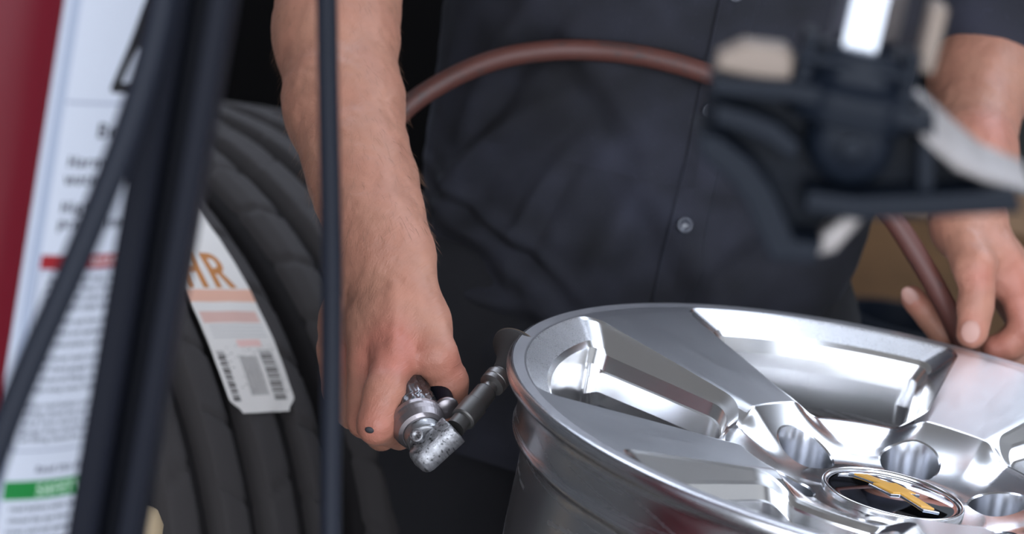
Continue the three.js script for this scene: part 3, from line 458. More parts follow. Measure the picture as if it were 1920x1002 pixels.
// ---------------------------------------------------------------- angle die grinder and its hose
{
  const pr = (x, y, d) => px(x, y, d + DR);
  const F1 = pr(785, 798, 1.672), P0 = pr(735, 690, 1.717), ax = V().subVectors(F1, P0).normalize(), tail = F1.clone().addScaledVector(ax, -0.105);
  const gr = thing('die_grinder', 'pneumatic angle die grinder with worn metal head held against the rim edge', 'grinder', F1);
  const loc = (g) => g.translate(-F1.x, -F1.y, -F1.z);
  // ribbed housing with flutes
  const housing = gridGeo(96, 120, (u, v) => { const a = u * 2 * Math.PI, t = v * 0.095, flute = v > 0.3 && v < 0.97 ? 0.0007 * Math.cos(a * 16) * (Math.sin(t * 700) > -0.75 ? 1 : 0.2) : 0; const r = 0.0154 + flute - 0.003 * sstep(0.08, 0, v); return V(r * Math.cos(a), t, -r * Math.sin(a)); });
  const worn = texture(256, (u, v) => clamp(0.45 + 0.45 * fbm(u * 10, v * 10)));
  const housM = phys({ color: rgb(0.16, 0.16, 0.17), metalness: 0.85, roughness: 0.7, roughnessMap: worn });
  const base = F1.clone().addScaledVector(ax, -0.10);
  part('housing', loc(aim(housing, base, ax)), housM, gr, 'dark ribbed grip');
  const ringM = phys({ color: rgb(0.36, 0.33, 0.34), metalness: 1, roughness: 0.42 });
  const nut = lathe([[0.0130, -0.006], [0.0160, -0.006], [0.0166, -0.005], [0.0166, -0.0025], [0.0160, -0.0012], [0.0158, 0.002], [0.0142, 0.006], [0.0122, 0.0075], [0.0116, 0.0075], [0.0113, 0.004], [0.0001, 0.004]], 48);
  part('lock_ring', loc(aim(crease(nut, 0.4), F1, ax)), ringM, gr, 'worn chrome lock ring');
  const neck = F1.clone().addScaledVector(ax, 0.004);
  part('gear_neck', loc(aim(lathe([[0.0001, 0], [0.0112, 0], [0.0115, 0.001], [0.0115, 0.010], [0.0095, 0.012], [0.0001, 0.012]], 40), neck, ax)), M.steel, gr);
  // angle head
  const Ah = pr(779, 873, 1.657), Bh = pr(856, 801, 1.660), u = V().subVectors(Bh, Ah), L = u.length(); u.normalize();
  const castMap = texture(256, (u, v) => { const pit = sstep(0.28, 0.5, nz(u * 26, v * 26)) * 0.3 + sstep(0.25, 0.6, fbm(u * 7, v * 7)) * 0.2; return 0.82 + 0.16 * fbm(u * 16, v * 16) - pit; }, true);
  const cast = phys({ color: rgb(0.5, 0.5, 0.52), map: castMap, metalness: 0.75, roughness: 0.46, bumpMap: worn, bumpScale: 0.0003 });
  const hd = gridGeo(64, 44, (a, v) => { const rr = table([[0, 0.0001], [0.02, 0.0052], [0.06, 0.0078], [0.12, 0.0089], [0.2, 0.0094], [0.9, 0.0098], [0.935, 0.0096], [0.95, 0.0088], [0.955, 0.0066], [1, 0.0064]])(v), t = (v < 0.94 ? v : 0.94 + (v - 0.94) * 0.1) * L, an = a * 2 * Math.PI, r = rr + 0.00012 * nz(a * 30, v * 20); return V(r * Math.cos(an), t, -r * Math.sin(an)); });
  withUv(hd, (x, y, z) => [x * 25 + z * 12, y * 25]);
  part('angle_head', loc(aim(hd, Ah, u)), cast, gr, 'rough cast metal angle head');
  const sc = pr(781, 817, 1.6475), sn = V().subVectors(camera.position, sc).normalize().add(V(-0.35, 0.25, 0)).normalize();
  const screw = part('screw', loc(aim(lathe([[0.0001, 0.0002], [0.0014, 0.0002], [0.0017, 0.0008], [0.0037, 0.0008], [0.0042, 0.0003], [0.0044, -0.004], [0.0001, -0.004]], 24), sc, sn)), M.steel, gr);
  // spindle: sleeves, mandrel, backing pad; axis from the head to the rim edge
  const S0 = pr(856, 801, 1.662), S1 = pr(931, 712, 1.692), sd = V().subVectors(S1, S0), SL = sd.length(); sd.normalize();
  const mm = SL / 116.4, rm = 1 / 3190;                         // metres per image pixel along and across the axis
  const sl = (pts, seg = 48) => lathe(pts.map(([t, r]) => [r * rm, t * mm]), seg);
  part('collet', loc(aim(crease(sl([[-4, 0.1], [-4, 19], [16, 19], [17, 22], [19, 24.5], [52, 24.5], [54, 22.5], [56, 21.8], [84, 21.6], [87, 20], [88, 14], [88, 0.1]]), 0.35), S0, sd)), phys({ color: rgb(0.15, 0.145, 0.14), metalness: 0.9, roughness: 0.48 }), gr, 'dark steel collet sleeve');
  part('mandrel', loc(aim(crease(sl([[86, 0.1], [86, 15], [99, 15], [101, 22], [102, 25], [108, 25.4], [109, 24.2], [111, 24.2], [112, 25.4], [122, 25.4], [125, 22], [129, 20.5], [129, 0.1]]), 0.35), S0, sd)), phys({ color: rgb(0.26, 0.25, 0.245), metalness: 0.95, roughness: 0.42 }), gr);
  const padP = [[124, 0.1], [124, 20], [134, 21], [146, 24.5], [158, 31], [168, 40], [176, 50], [181, 57], [183.5, 58], [183, 54], [178, 46], [172, 30], [170, 0.1]];
  part('backing_pad', loc(aim(sl(padP, 64), S0, sd)), std({ color: rgb(0.032, 0.029, 0.029), roughness: 0.85 }), gr, 'flared dark rubber backing pad');
  part('abrasive_disc', loc(aim(sl([[183.5, 0.1], [184, 57], [185.5, 58.5], [186.5, 57], [186, 0.1]], 64), S0, sd)), std({ color: rgb(0.09, 0.068, 0.052), roughness: 0.95 }), gr, 'tan abrasive disc');
  // lever along the right of the housing
  const side = V().crossVectors(ax, V(0, 1, 0)).normalize(); if (side.dot(V(1, 0, 0)) < 0) side.negate();
  const up = V().crossVectors(side, ax).normalize(); if (up.y < 0) up.negate();
  const lc = (t, s) => F1.clone().addScaledVector(ax, t).addScaledVector(side, 0.0145 + s).addScaledVector(up, 0.0085);
  const lever = new THREE.TubeGeometry(new THREE.CatmullRomCurve3([lc(-0.08, 0.000), lc(-0.06, 0.004), lc(-0.03, 0.005), lc(-0.008, 0.003)]), 40, 0.0062, 20);
  part('throttle_lever', loc(lever), M.blackPaint, gr, 'black throttle lever');
  const tipP = lc(-0.007, 0.003);
  part('lever_tip', loc(aim(lathe([[0.0001, 0.0035], [0.004, 0.003], [0.0072, 0.001], [0.0078, -0.001], [0.0066, -0.003], [0.0001, -0.003]], 32), tipP, ax)), ringM, gr);
  part('hose_fitting', loc(aim(crease(lathe([[0.0001, 0], [0.0085, 0], [0.0098, 0.001], [0.0098, 0.012], [0.0085, 0.013], [0.0085, 0.022], [0.0001, 0.022]], 6), 0.3), tail.clone().addScaledVector(ax, -0.008), ax)), M.steel, gr);
  // hose
  const T0 = tail.clone().addScaledVector(ax, -0.004);
  const hp = [T0, T0.clone().addScaledVector(ax, -0.05).add(V(0, 0.01, 0)), px(668, 400, 1.93), px(695, 300, 1.945), px(752, 212, 1.95), px(830, 155, 1.955), px(930, 112, 1.955), px(1030, 95, 1.955), px(1120, 95, 1.955), px(1220, 108, 1.95), px(1330, 140, 1.945), px(1450, 200, 1.94), px(1570, 290, 1.93), px(1660, 390, 1.925), px(1726, 490, 1.925), px(1768, 565, 1.93), px(1796, 625, 1.94), px(1818, 690, 1.955), px(1825, 800, 1.985)];
  const last = hp[hp.length - 1]; hp.push(V(last.x, 0.6, last.z - 0.01), V(last.x + 0.02, 0.2, last.z - 0.03), V(last.x + 0.1, 0.012, last.z + 0.02), V(last.x + 0.6, 0.01, last.z + 0.1));
  const hoseTex = texture(512, (u, v) => { const w = 0.5 + 0.5 * fbm(u * 9, v * 5), g = sstep(0.55, 0.95, w); return [lerp(0.36, 0.29, g), lerp(0.215, 0.215, g), lerp(0.185, 0.205, g)]; }, true); hoseTex.repeat.set(14, 1);
  const hose = part('air_hose', tube(hp, 0.0073, 420, 18), std({ map: hoseTex, roughness: 0.5 }));
  tag(hose, 'brown rubber air hose arching from the grinder across the shirt to the other hand', 'hose');
}

// ---------------------------------------------------------------- foreground: mount head of the tyre changer, red cylinder, channel post, cables
{
  const D = 1.08, O = px(1600, 300, D);
  const head = thing('mount_head', 'black plastic mount head on a chrome shaft hanging close to the camera above the wheel', 'mount head', O);
  const L = (x, y, lift = 0) => { const p = px(x, y, D); return new THREE.Vector2(p.x - O.x, p.y - O.y); };
  const plate = (pts, depth, z, bevel = 0.0015, curve = false) => { const sh = new THREE.Shape(curve ? new THREE.SplineCurve(pts.map(([x, y]) => L(x, y))).getPoints(pts.length * 6) : pts.map(([x, y]) => L(x, y))); return new THREE.ExtrudeGeometry(sh, { depth, bevelEnabled: true, bevelThickness: bevel, bevelSize: bevel, bevelSegments: 3, curveSegments: 16 }).translate(0, 0, z); };
  // body web (furthest back), then ribs standing towards the camera
  part('web', plate([[1345, 145], [1470, 150], [1590, 165], [1720, 200], [1790, 285], [1850, 330], [1905, 345], [1900, 372], [1760, 382], [1610, 388], [1560, 440], [1500, 462], [1450, 455], [1425, 400], [1385, 320], [1322, 255], [1330, 190]], 0.012, -0.022), M.blackPlastic, head);
  part('top_rib', plate([[1338, 132], [1470, 142], [1600, 165], [1725, 205], [1722, 226], [1600, 190], [1470, 166], [1340, 156]], 0.034, -0.020), M.blackPlastic, head);
  part('beak_rib', plate([[1312, 238], [1345, 246], [1400, 290], [1440, 345], [1466, 405], [1480, 442], [1530, 448], [1522, 472], [1448, 470], [1428, 425], [1404, 365], [1368, 312], [1318, 272]], 0.036, -0.016), M.blackPlastic, head, 'curved beak rib');
  part('middle_rib', plate([[1345, 188], [1400, 205], [1450, 225], [1490, 262], [1482, 282], [1440, 252], [1395, 232], [1345, 218]], 0.024, -0.014), M.blackPlastic, head);
  part('lower_rib', plate([[1515, 352], [1600, 362], [1740, 356], [1890, 345], [1898, 376], [1740, 386], [1600, 392], [1512, 378]], 0.034, -0.018), M.blackPlastic, head);
  part('side_rib', plate([[1722, 200], [1738, 206], [1742, 360], [1724, 362]], 0.022, -0.014), M.blackPlastic, head);
  const boss = L(1592, 262);
  part('boss', lathe([[0.0001, 0.016], [0.006, 0.016], [0.0065, 0.014], [0.0105, 0.014], [0.0155, 0.010], [0.0170, 0.0], [0.0175, -0.012], [0.0001, -0.012]], 48).rotateX(Math.PI / 2).translate(boss.x, boss.y, 0), M.blackPlastic, head);
  part('bolt', lathe([[0.0001, 0.005], [0.004, 0.005], [0.0052, 0.0035], [0.0052, 0], [0.0001, 0]], 6).rotateX(Math.PI / 2).translate(boss.x, boss.y, 0.014), M.blackPlastic, head);
  // bright worn flats
  const worn = phys({ color: rgb(0.27, 0.245, 0.235), roughness: 0.5, metalness: 0.2 });
  const insert = part('insert', plate([[1354, 100], [1396, 80], [1466, 88], [1476, 100], [1470, 130], [1446, 134], [1390, 120], [1352, 112]], 0.016, -0.01, 0.002), phys({ color: rgb(0.2, 0.155, 0.125), roughness: 0.6 }), head, 'tan plastic insert');
  const up = table([[0, 165], [0.15, 178], [0.4, 232], [0.65, 282], [1, 318]]), lo = table([[0, 206], [0.15, 252], [0.4, 302], [0.65, 326], [1, 346]]);
  const wing = gridGeo(40, 12, (u, v) => { const p = L(lerp(1695, 1925, u), lerp(up(u), lo(u), v)); return V(p.x, p.y, 0.012 - 0.030 * Math.pow(1 - v, 1.2) + 0.004 * Math.sin(v * 3)); });
  const wingB = gridGeo(40, 12, (u, v) => { const t = 1 - u, p = L(lerp(1695, 1925, t), lerp(up(t), lo(t), v)); return V(p.x, p.y - 0.0015, 0.009 - 0.030 * Math.pow(1 - v, 1.2)); });
  part('wing', mergeGeometries([wing, wingB]), worn, head, 'worn pale metal wing');
  part('foot', plate([[1545, 452], [1592, 408], [1604, 414], [1560, 466], [1535, 476]], 0.012, -0.006, 0.002), worn, head);
  // clamp and shaft, standing upright
  const cl = px(1588, 140, D), base = V(cl.x - O.x, cl.y - O.y, -0.006);
  part('collar', at(crease(lathe([[0.0001, -0.016], [0.025, -0.016], [0.026, -0.012], [0.026, -0.004], [0.0205, 0.0], [0.0185, 0.006], [0.0185, 0.010], [0.016, 0.012], [0.0001, 0.012]], 48), 0.6), base.x + 0.004, base.y, base.z), M.blackPlastic, head);
  part('side_plate', at(new RoundedBoxGeometry(0.006, 0.026, 0.02, 3, 0.002), base.x + 0.0275, base.y + 0.021, base.z), insert.material, head, 'tan side plate');
  for (const s of [-1, 1]) part('clamp_jaw', at(new RoundedBoxGeometry(0.006, 0.022, 0.022, 3, 0.002), base.x + 0.002 + s * 0.0195, base.y + 0.004, base.z + 0.006), M.blackPlastic, head);
  part('clamp_bolt', at(new THREE.CylinderGeometry(0.0025, 0.0025, 0.044, 20).rotateZ(Math.PI / 2), base.x, base.y + 0.006, base.z + 0.016), M.blackPlastic, head);
  part('shaft', at(crease(new THREE.CylinderGeometry(0.0125, 0.0125, 0.46, 6).rotateY(0.35), 0.3), base.x + 0.003, base.y + 0.235, base.z), M.chrome, head, 'bright hexagonal shaft');
  // machine that carries it: swing arm and column out of the frame to the right
  const sx = O.x + base.x, sy = O.y + base.y + 0.42, szz = O.z + base.z;
  const mach = thing('tyre_changer', 'tyre changer with steel turntable carrying the wheel and a swing arm above', 'machine', V(0, 0, 0));
  const metal = phys({ color: rgb(0.05, 0.05, 0.055), roughness: 0.4 });
  part('cabinet', box(0.46, 0.58, 0.44, 0.1, 0.31, 0.06, 0.03), metal, mach);
  part('plinth', box(0.48, 0.03, 0.46, 0.1, 0.015, 0.06, 0.006), metal, mach);
  part('turntable', at(lathe([[0.0001, 0.135], [0.205, 0.135], [0.215, 0.13], [0.215, 0.118], [0.20, 0.11], [0.06, 0.08], [0.055, 0.0], [0.0001, 0.0]], 64), 0, 0.6, 0), std({ color: rgb(0.34, 0.3, 0.26), metalness: 0.2, roughness: 0.6 }), mach);
  for (let i = 0; i < 4; i++) { const a = i * Math.PI / 2 + 0.5; const j = part('jaw', mergeGeometries([box(0.11, 0.012, 0.045, 0.145, 0.741, 0), box(0.02, 0.012, 0.04, 0.19, 0.75, 0)].map((g) => g.rotateY(a))), metal, mach); part('jaw_bolt', at(new THREE.CylinderGeometry(0.008, 0.008, 0.008, 6), 0.12 * Math.cos(a), 0.751, -0.12 * Math.sin(a)), M.dull, j); }
  const colX = 0.62, colZ = szz - 0.05;
  part('column', box(0.11, 1.75, 0.11, colX, 0.875, colZ, 0.012), metal, mach);
  part('foot_plate', box(0.42, 0.06, 0.3, colX - 0.08, 0.03, colZ - 0.06, 0.01), metal, mach);
  part('swing_arm', box(colX - sx + 0.10, 0.07, 0.06, (colX + sx) / 2, sy, szz - 0.02, 0.01), metal, mach);
}
// red cylinder with instruction label
{
  const R = 0.095, e = px(118, 0, 1.23), f = px(44, 500, 1.23);
  // label's left edge stands at angle PH0 on the cylinder
  const PH0 = 0.50, C = V((e.x + f.x) / 2 - R * Math.sin(PH0), 0, (e.z + f.z) / 2 - R * Math.cos(PH0));
  const g = thing('gas_cylinder', 'tall red steel cylinder with a white instruction label at the left edge', 'cylinder', C);
  part('shell', lathe([[0.0001, 0.02], [0.07, 0.012], [0.09, 0.02], [R, 0.04], [R, 1.5], [0.088, 1.56], [0.06, 1.605], [0.035, 1.625], [0.028, 1.63], [0.0001, 1.63]], 96), M.red, g);
  part('foot_ring', lathe([[0.0955, 0.0], [0.097, 0.002], [0.097, 0.05], [0.0955, 0.052], [0.0955, 0.0]], 64), M.dull, g);
  part('valve', at(lathe([[0.0001, 0], [0.018, 0], [0.018, 0.02], [0.012, 0.025], [0.012, 0.06], [0.024, 0.062], [0.026, 0.075], [0.0001, 0.078]], 32), 0, 1.628, 0), M.steel, g);
  // which label height belongs to an image row (on the label's left edge)
  const Y0 = 0.93, Y1 = 1.27, edge = (y) => V(C.x + R * Math.sin(PH0), y, C.z + R * Math.cos(PH0)).project(camera);
  const rowY = (row) => { let lo = Y0, hi = Y1; for (let i = 0; i < 30; i++) { const m = (lo + hi) / 2, r = (1 - edge(m).y) / 2 * 1002; if (r < row) hi = m; else lo = m; } return (lo + hi) / 2; };
  const PH1 = PH0 + 1.15, Wm = R * 1.15, S = 5900, cw = Math.round(Wm * S), ch = Math.round((Y1 - Y0) * S);
  const cv = document.createElement('canvas'); cv.width = cw; cv.height = ch; const c = cv.getContext('2d');
  const cy = (row) => (Y1 - rowY(row)) / (Y1 - Y0) * ch, mmw = (m) => m * S / 1000;
  c.fillStyle = '#d3d9e6'; c.fillRect(0, 0, cw, ch);
  c.fillStyle = '#b6c0d4'; c.fillRect(mmw(3), 0, mmw(4.5), ch);
  c.fillStyle = '#dfe4ef'; c.fillRect(mmw(7.5), 0, cw, ch);
  c.save(); c.beginPath(); c.rect(0, 0, cw, ch); c.clip();
  // large black pictogram
  c.strokeStyle = '#0b0a0c'; c.lineWidth = mmw(4.6); c.lineJoin = 'round';
  const yb = cy(158), yt = cy(-40); c.beginPath(); c.moveTo(mmw(44), yt); c.lineTo(mmw(37), (yt + yb) / 2 + mmw(4)); c.lineTo(mmw(31), yb); c.lineTo(mmw(49), yb); c.lineTo(mmw(52), (yt + yb) / 2 + mmw(6)); c.lineTo(mmw(37), (yt + yb) / 2 + mmw(2)); c.stroke();
  c.fillStyle = '#0b0a0c'; c.beginPath(); c.moveTo(mmw(36), cy(60)); c.lineTo(mmw(39), cy(0)); c.lineTo(mmw(52), cy(0)); c.lineTo(mmw(52), cy(70)); c.fill();
  c.fillStyle = '#c3c9d6'; c.beginPath(); c.ellipse(mmw(47), cy(22), mmw(3.6), mmw(6), 0, 0, 7); c.fill();
  c.strokeStyle = '#a8aec2'; c.lineWidth = mmw(1.2); c.beginPath(); c.moveTo(mmw(8), cy(188)); c.lineTo(cw, cy(188)); c.stroke();
  c.fillStyle = '#16161c';
  const text = (s, x, row, h, bold = true, col = '#1b1b24') => { c.fillStyle = col; c.font = (bold ? 'bold ' : '') + Math.round(mmw(h)) + 'px sans-serif'; c.textBaseline = 'middle'; c.fillText(s, mmw(x), cy(row)); };
  text('Before use', 25, 240, 9.5); text('Harmful if', 13, 300, 7); text('water gets', 13, 333, 7); text('Highly', 13, 386, 7); text('pressurised', 13, 416, 7);
  c.fillStyle = '#a3081a'; c.fillRect(mmw(8), cy(476), cw, cy(503) - cy(476)); text('WARNING', 34, 489, 5.2, true, '#e8d8d8');
  c.strokeStyle = '#8d93a8'; c.lineWidth = mmw(0.7); c.strokeRect(mmw(8.5), cy(508), cw, cy(846) - cy(508));
  const words = 'keep valve closed never heat the tank wear eye cover check hose and gauge do not drop stand upright read all steps before filling'.split(' ');
  const para = (r0, r1, n, h, bold) => { for (let i = 0; i < n; i++) { let s = ''; for (let k = 0; k < 9; k++) s += words[(i * 7 + k * 3 + Math.round(r0)) % words.length] + ' '; text(s, 12, lerp(r0, r1, n > 1 ? i / (n - 1) : 0), h, bold, '#3a3b48'); } };
  para(522, 575, 4, 3.6, true); para(602, 645, 3, 3.4); para(672, 730, 4, 3.4); para(760, 825, 5, 3.4);
  text('Read this first', 22, 882, 4.6, true, '#4b4c5c');
  c.fillStyle = '#0b8a3a'; c.fillRect(mmw(8), cy(903), cw, cy(938) - cy(903)); text('SAFETY', 24, 921, 7.5, true, '#d6efd9');
  para(955, 1040, 5, 3.6);
  c.restore();
  const tex = new THREE.CanvasTexture(cv); tex.colorSpace = THREE.SRGBColorSpace; tex.magFilter = THREE.LinearFilter;
  part('label', gridGeo(48, 1, (u, v) => { const a = lerp(PH0, PH1, u), r = R + 0.0005; return V(r * Math.sin(a), lerp(Y0, Y1, v), r * Math.cos(a)); }), phys({ map: tex, color: rgb(0.7, 0.7, 0.71), roughness: 0.5 }), g, 'white printed instruction label');
}
{
  // upright channel post: two flanges towards the camera with a recess between
  const D = 1.13, a = px(283, 500, D);
  const g = thing('steel_post', 'black steel channel post standing upright in front of the tyre', 'post', V(a.x, 0, a.z));
  const sh = new THREE.Shape(), W = [[-0.0155, 0.0], [-0.0140, 0.0012], [-0.0065, 0.0012], [-0.0035, -0.0012], [-0.0030, -0.022], [0.0040, -0.022], [0.0044, -0.002], [0.0056, 0.0], [0.0122, 0.0], [0.0134, -0.0012], [0.0137, -0.026], [-0.0155, -0.026]];
  sh.setFromPoints(W.map(([x, z]) => new THREE.Vector2(x, -z)));         // shape plane turned so that its +y becomes -z of the world
  part('channel', new THREE.ExtrudeGeometry(sh, { depth: 2.3, bevelEnabled: false }).rotateX(-Math.PI / 2).translate(0, 0.012, 0), M.blackPaint, g);
  part('base_plate', box(0.05, 0.012, 0.05, 0, 0.006, -0.013, 0.002), M.dull, g);
  part('end_plug', box(0.028, 0.008, 0.024, 0, 2.316, -0.013, 0.002), M.dull, g);
  const cab = (name, pts, r, label) => tag(part(name, tube(pts, r, 260, 14), M.rubberHose), label, 'hose');
  const ext = (p, q, k) => p.clone().lerp(q, k);
  const h1 = [px(352, -900, 1.105), px(345, -330, 1.10), px(302, 20, 1.098), px(243, 235, 1.098), px(140, 495, 1.098), px(62, 670, 1.098), px(2, 820, 1.098), px(-70, 1040, 1.1), px(-160, 1400, 1.1)];
  const l1 = h1[h1.length - 1]; h1.push(V(l1.x - 0.06, 0.3, l1.z + 0.02), V(l1.x - 0.1, 0.008, l1.z + 0.1), V(l1.x - 0.5, 0.0065, l1.z + 0.12)); h1.unshift(V(h1[0].x + 0.02, 3.28, h1[0].z));
  cab('black_hose', h1, 0.0058, 'thin black hose crossing the white label diagonally');
  const t = px(613, 0, 1.27), b = px(620, 1000, 1.27), top = ext(b, t, (3.28 - b.y) / (t.y - b.y)), fl = ext(t, b, (t.y - 0.05) / (t.y - b.y));
  cab('black_hose', [top, t, ext(t, b, 0.5).add(V(0.0012, 0, 0)), b, fl, V(fl.x + 0.05, 0.006, fl.z + 0.05), V(fl.x + 0.4, 0.006, fl.z + 0.2)], 0.0047, 'straight black air hose hanging in front of the bare forearm');
}

// ---------------------------------------------------------------- behind: tyre with paper label, and the back of the workshop
function makeTyre(name, label, centre, axis, R, W, rnds) {
  const g = thing(name, label, 'tyre', centre), q = new THREE.Quaternion().setFromUnitVectors(V(0, 1, 0), axis.clone().normalize());
  const put = (geo) => geo.applyQuaternion(q);
  const half = W / 2, rim = R * 0.62;
  const prof = [[rim, -half * 0.72], [rim + 0.012, -half * 0.8], [R * 0.75, -half * 1.02], [R * 0.86, -half * 1.06], [R * 0.94, -half * 0.98], [R * 0.960, -half * 0.9], [R * 0.963, -half * 0.5], [R * 0.965, 0], [R * 0.963, half * 0.5], [R * 0.960, half * 0.9], [R * 0.94, half * 0.98], [R * 0.86, half * 1.06], [R * 0.75, half * 1.02], [rim + 0.012, half * 0.8], [rim, half * 0.72], [rim + 0.01, half * 0.6], [R * 0.9, half * 0.8], [R * 0.93, 0], [R * 0.9, -half * 0.8], [rim + 0.01, -half * 0.6], [rim, -half * 0.72]];
  part('carcass', put(lathe(prof, 160)), M.tyre, g);
  part('steel_rim', put(lathe([[0.0001, half * 0.30], [R * 0.18, half * 0.34], [R * 0.3, half * 0.15], [R * 0.5, half * 0.28], [R * 0.58, half * 0.5], [rim, half * 0.74], [rim + 0.008, half * 0.8], [rim + 0.008, half * 0.7], [rim - 0.01, 0], [rim, -half * 0.74], [rim - 0.012, -half * 0.6], [rim - 0.02, 0], [R * 0.5, half * 0.2], [R * 0.3, half * 0.08], [0.0001, half * 0.24]], 96)), M.blackPaint, g);
  // five ribs of tread; each is cut across by slots
  const ribs = [[-0.94, -0.64], [-0.54, -0.24], [-0.14, 0.14], [0.24, 0.54], [0.64, 0.94]];
  ribs.forEach(([a, b], ri) => {
    const n = 620, m = 8, bl = 44;
    const rib = gridGeo(n, m, (u, v) => { const ang = u * 2 * Math.PI, ph = (u * bl + ri * 0.37 + v * (ri % 2 ? 0.35 : -0.35)) % 1, slot = (ri === 0 || ri === 4) ? sstep(0.09, 0.05, Math.abs(((ph + 1) % 1) - 0.5)) : sstep(0.045, 0.02, Math.abs(((ph + 1) % 1) - 0.5)) * 0.8; const y = lerp(a, b, v) * half, crown = R * (1 - 0.02 * (y / half) ** 2 - (Math.abs(y) > half * 0.85 ? 0.012 : 0)); const edge = v === 0 || v === 1 ? 0.014 : (v < 0.13 || v > 0.87 ? 0.0012 : 0); const r = crown - edge - slot * 0.003 + 0.0006 * nz(ang * 30, v * 4, ri); return V(r * Math.cos(ang), y, -r * Math.sin(ang)); });
    part('tread_rib', put(rib), M.tread, g);
  });
  return { g, q };
}
{
  const R = 0.40, W = 0.235, axis = V(-0.66, 0.03, 0.75).normalize(), c = px(465, 1040, 2.5).addScaledVector(axis, W / 2);
  const { g: far, q } = makeTyre('tyre', 'upright black tyre without a label, behind the bare forearm and the labelled tyre', c, axis, R, W);
  far.userData.group = 'tyres standing behind the mechanic';
  const c2 = c.clone().addScaledVector(axis, W * 1.035), g = far.clone(); g.name = numbered('tyre'); g.position.copy(c2); scene.add(g);
  tag(g, 'upright black tyre with a white and orange paper label on its tread', 'tyre', 'tyres standing behind the mechanic');
  // paper label lying on the tread: found by walking over the tread surface
  const inv = q.clone().invert(), onTread = (x, y) => { const o = camera.position.clone().sub(c2).applyQuaternion(inv), d = px(x, y, 1).sub(camera.position).applyQuaternion(inv); const rr = R * 0.997, A = d.x * d.x + d.z * d.z, B = o.x * d.x + o.z * d.z, C = o.x * o.x + o.z * o.z - rr * rr, t = (-B - Math.sqrt(Math.max(B * B - A * C, 0))) / A; const p = o.addScaledVector(d, t); return [Math.atan2(-p.z, p.x), p.y]; };
  const a0 = onTread(352, 380), a1 = onTread(524, 772), b0 = onTread(402, 682), b1 = onTread(517, 640);
  const cv = document.createElement('canvas'); cv.width = 360; cv.height = 860; const k = cv.getContext('2d');
  k.fillStyle = '#e6e1dc'; k.fillRect(0, 0, 360, 860);
  k.fillStyle = '#c07a34'; k.font = 'bold 210px sans-serif'; k.textBaseline = 'alphabetic'; k.fillText('HR', 10, 395);
  k.fillStyle = '#eab49c'; k.fillRect(0, 402, 360, 50); k.fillStyle = '#dfb6aa'; k.fillRect(20, 490, 310, 44); k.fillStyle = '#f0c4bc'; k.fillRect(150, 600, 130, 26);
  k.fillStyle = '#c9c6c4'; for (let i = 0; i < 4; i++) k.fillRect(40, 543 + i * 14, 290, 6);
  k.fillStyle = '#55504e'; for (let i = 0; i < 26; i++) { const h = 3 + (i * 37 % 7); k.fillRect(20 + (i % 3) * 2, 640 + i * 7, 40, h * 0.8); k.fillRect(250, 640 + i * 7, 70, h * 0.7); } for (let i = 0; i < 12; i++) k.fillRect(130 + i * 8, 660, 2 + i % 3 * 1.6, 140);
  k.fillStyle = '#2c2a2a'; for (let i = 0; i < 60; i++) k.fillRect(20 + rnd() * 320, 620 + rnd() * 180, 3 + rnd() * 9, 2);
  const tex = new THREE.CanvasTexture(cv); tex.colorSpace = THREE.SRGBColorSpace; tex.magFilter = THREE.LinearFilter;
  const TH0 = a0[0], TH1 = a1[0], Y0 = Math.min(b0[1], b1[1]), Y1 = Math.max(b0[1], b1[1]), flip = b0[1] > b1[1];
  const paper = gridGeo(24, 60, (u, v) => { const w = flip ? 1 - u : u, th = lerp(TH1, TH0, v), y = lerp(Y0, Y1, 0.5 + (w - 0.5) * (1 - 0.3 * sstep(0.06, 0, v))), r = R * (1 - 0.02 * (y / W * 2) ** 2) + 0.0008 + 0.0008 * nz(u * 4, v * 9); return V(r * Math.cos(th), y, -r * Math.sin(th)).applyQuaternion(q); });
  part('paper_label', paper, std({ map: tex, color: rgb(0.78, 0.77, 0.76), roughness: 0.7, side: THREE.DoubleSide }), g, 'white paper label with orange print');
  // stand that holds it
  const low = Math.min(c.y, c2.y) - R - 0.002;
  const st = thing('tyre_stand', 'low wooden stand of pale boards under the two tyres', 'stand', V((c.x + c2.x) / 2, 0, (c.z + c2.z) / 2));
  st.rotation.y = Math.atan2(-axis.z, axis.x) + Math.PI / 2;
  const wood = std({ color: rgb(0.42, 0.30, 0.18), roughness: 0.8 });
  for (let i = -2; i <= 2; i++) part('board', box(0.36, 0.02, 0.09, 0, low - 0.012, i * 0.1, 0.003), wood, st);
  for (const s of [-1, 1]) for (const t of [-1, 1]) part('leg', box(0.07, low - 0.022, 0.07, s * 0.15, (low - 0.022) / 2, t * 0.19, 0.003), wood, st);
  for (const s of [-1, 1]) part('chock', new THREE.ExtrudeGeometry(new THREE.Shape([new THREE.Vector2(0, 0), new THREE.Vector2(0.07, 0), new THREE.Vector2(0.07, 0.022)]), { depth: 0.46, bevelEnabled: false }).translate(0.1, 0, -0.23).rotateY(s > 0 ? 0 : Math.PI).translate(0, low, 0), wood, st);
}
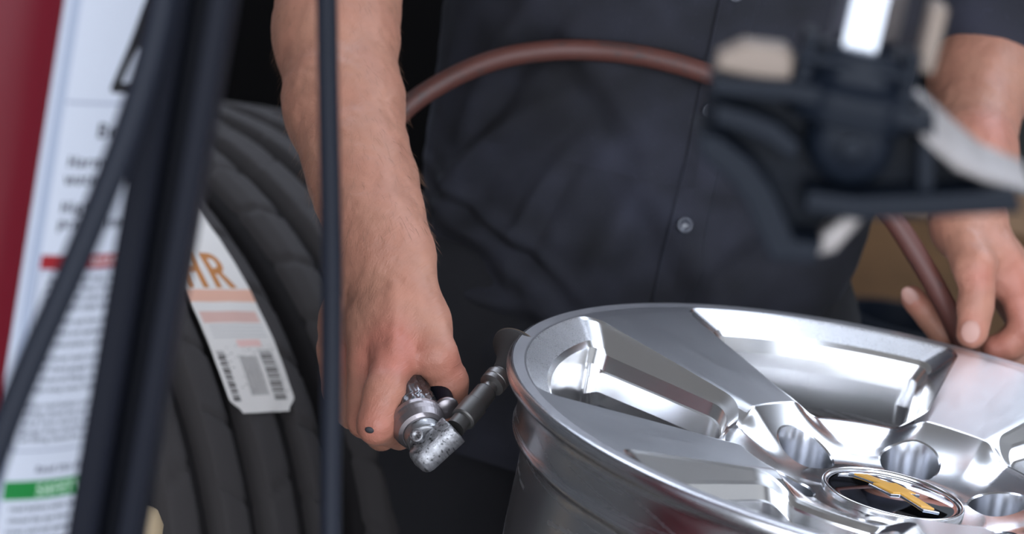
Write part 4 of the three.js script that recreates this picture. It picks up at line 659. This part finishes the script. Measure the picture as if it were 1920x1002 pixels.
{
  // wooden handle standing between post and tyre
  const t = px(262, 985, 1.75);
  const hd = thing('wooden_handle', 'rounded end of a tan wooden handle standing behind the black post', 'handle', V(t.x, 0, t.z));
  part('pole', lathe([[0.0001, 0.07], [0.013, 0.07], [0.0135, t.y - 0.03], [0.015, t.y - 0.01], [0.0145, t.y + 0.002], [0.010, t.y + 0.010], [0.0001, t.y + 0.013]], 32), std({ color: rgb(0.42, 0.32, 0.2), roughness: 0.6 }), hd);
  part('ferrule', lathe([[0.0001, 0], [0.05, 0], [0.05, 0.012], [0.02, 0.03], [0.018, 0.08], [0.0138, 0.08], [0.0138, 0.06], [0.0001, 0.06]], 32), M.dull, hd);
}
{
  // cardboard box, dark bin and grey locker behind the mechanic's left arm
  const card = texture(256, (u, v) => { const t = 0.5 + 0.06 * fbm(u * 3, v * 8); return [t * 0.78, t * 0.57, t * 0.36]; }, true, 1);
  const a = px(1715, 470, 3.6), cm = std({ map: card, roughness: 0.85 });
  const bx = thing('cardboard_box', 'brown cardboard box standing at the back behind the hose', 'box', V(a.x, 0, a.z));
  part('carton', box(0.30, 0.72, 0.28, 0, 0.36, 0, 0.003), cm, bx);
  for (const s of [-1, 1]) part('flap', box(0.30, 0.004, 0.139, 0, 0.723, s * 0.0705), cm, bx);
  const b = px(1885, 430, 3.8);
  const loc = thing('locker', 'dark grey metal locker at the back right', 'locker', V(b.x + 0.26, 0, b.z - 0.2));
  const lm = phys({ color: rgb(0.07, 0.073, 0.07), roughness: 0.5 });
  part('case', box(0.5, 1.8, 0.45, 0, 0.9, 0, 0.006), lm, loc);
  const d = part('door', box(0.46, 1.7, 0.02, 0, 0.91, 0.233, 0.004), lm, loc); part('handle', box(0.015, 0.12, 0.025, -0.17, 1.0, 0.252, 0.004), M.steel, d);
  const c = px(1680, 700, 3.2);
  const bin = thing('dark_bin', 'low dark bin standing before the cardboard box', 'bin', V(c.x, 0, c.z));
  part('bucket', lathe([[0.0001, 0.012], [0.05, 0.0], [0.055, 0.01], [0.07, c.y + 0.05], [0.075, c.y + 0.055], [0.075, c.y + 0.065], [0.068, c.y + 0.065], [0.05, 0.02], [0.0001, 0.02]], 48), M.blackPlastic, bin);
}

// ---------------------------------------------------------------- hand over
const renderer = new THREE.WebGLRenderer({ antialias: true });
renderer.toneMapping = THREE.LinearToneMapping; renderer.toneMappingExposure = EXPOSURE; renderer.shadowMap.enabled = true;
renderer.render(scene, camera);
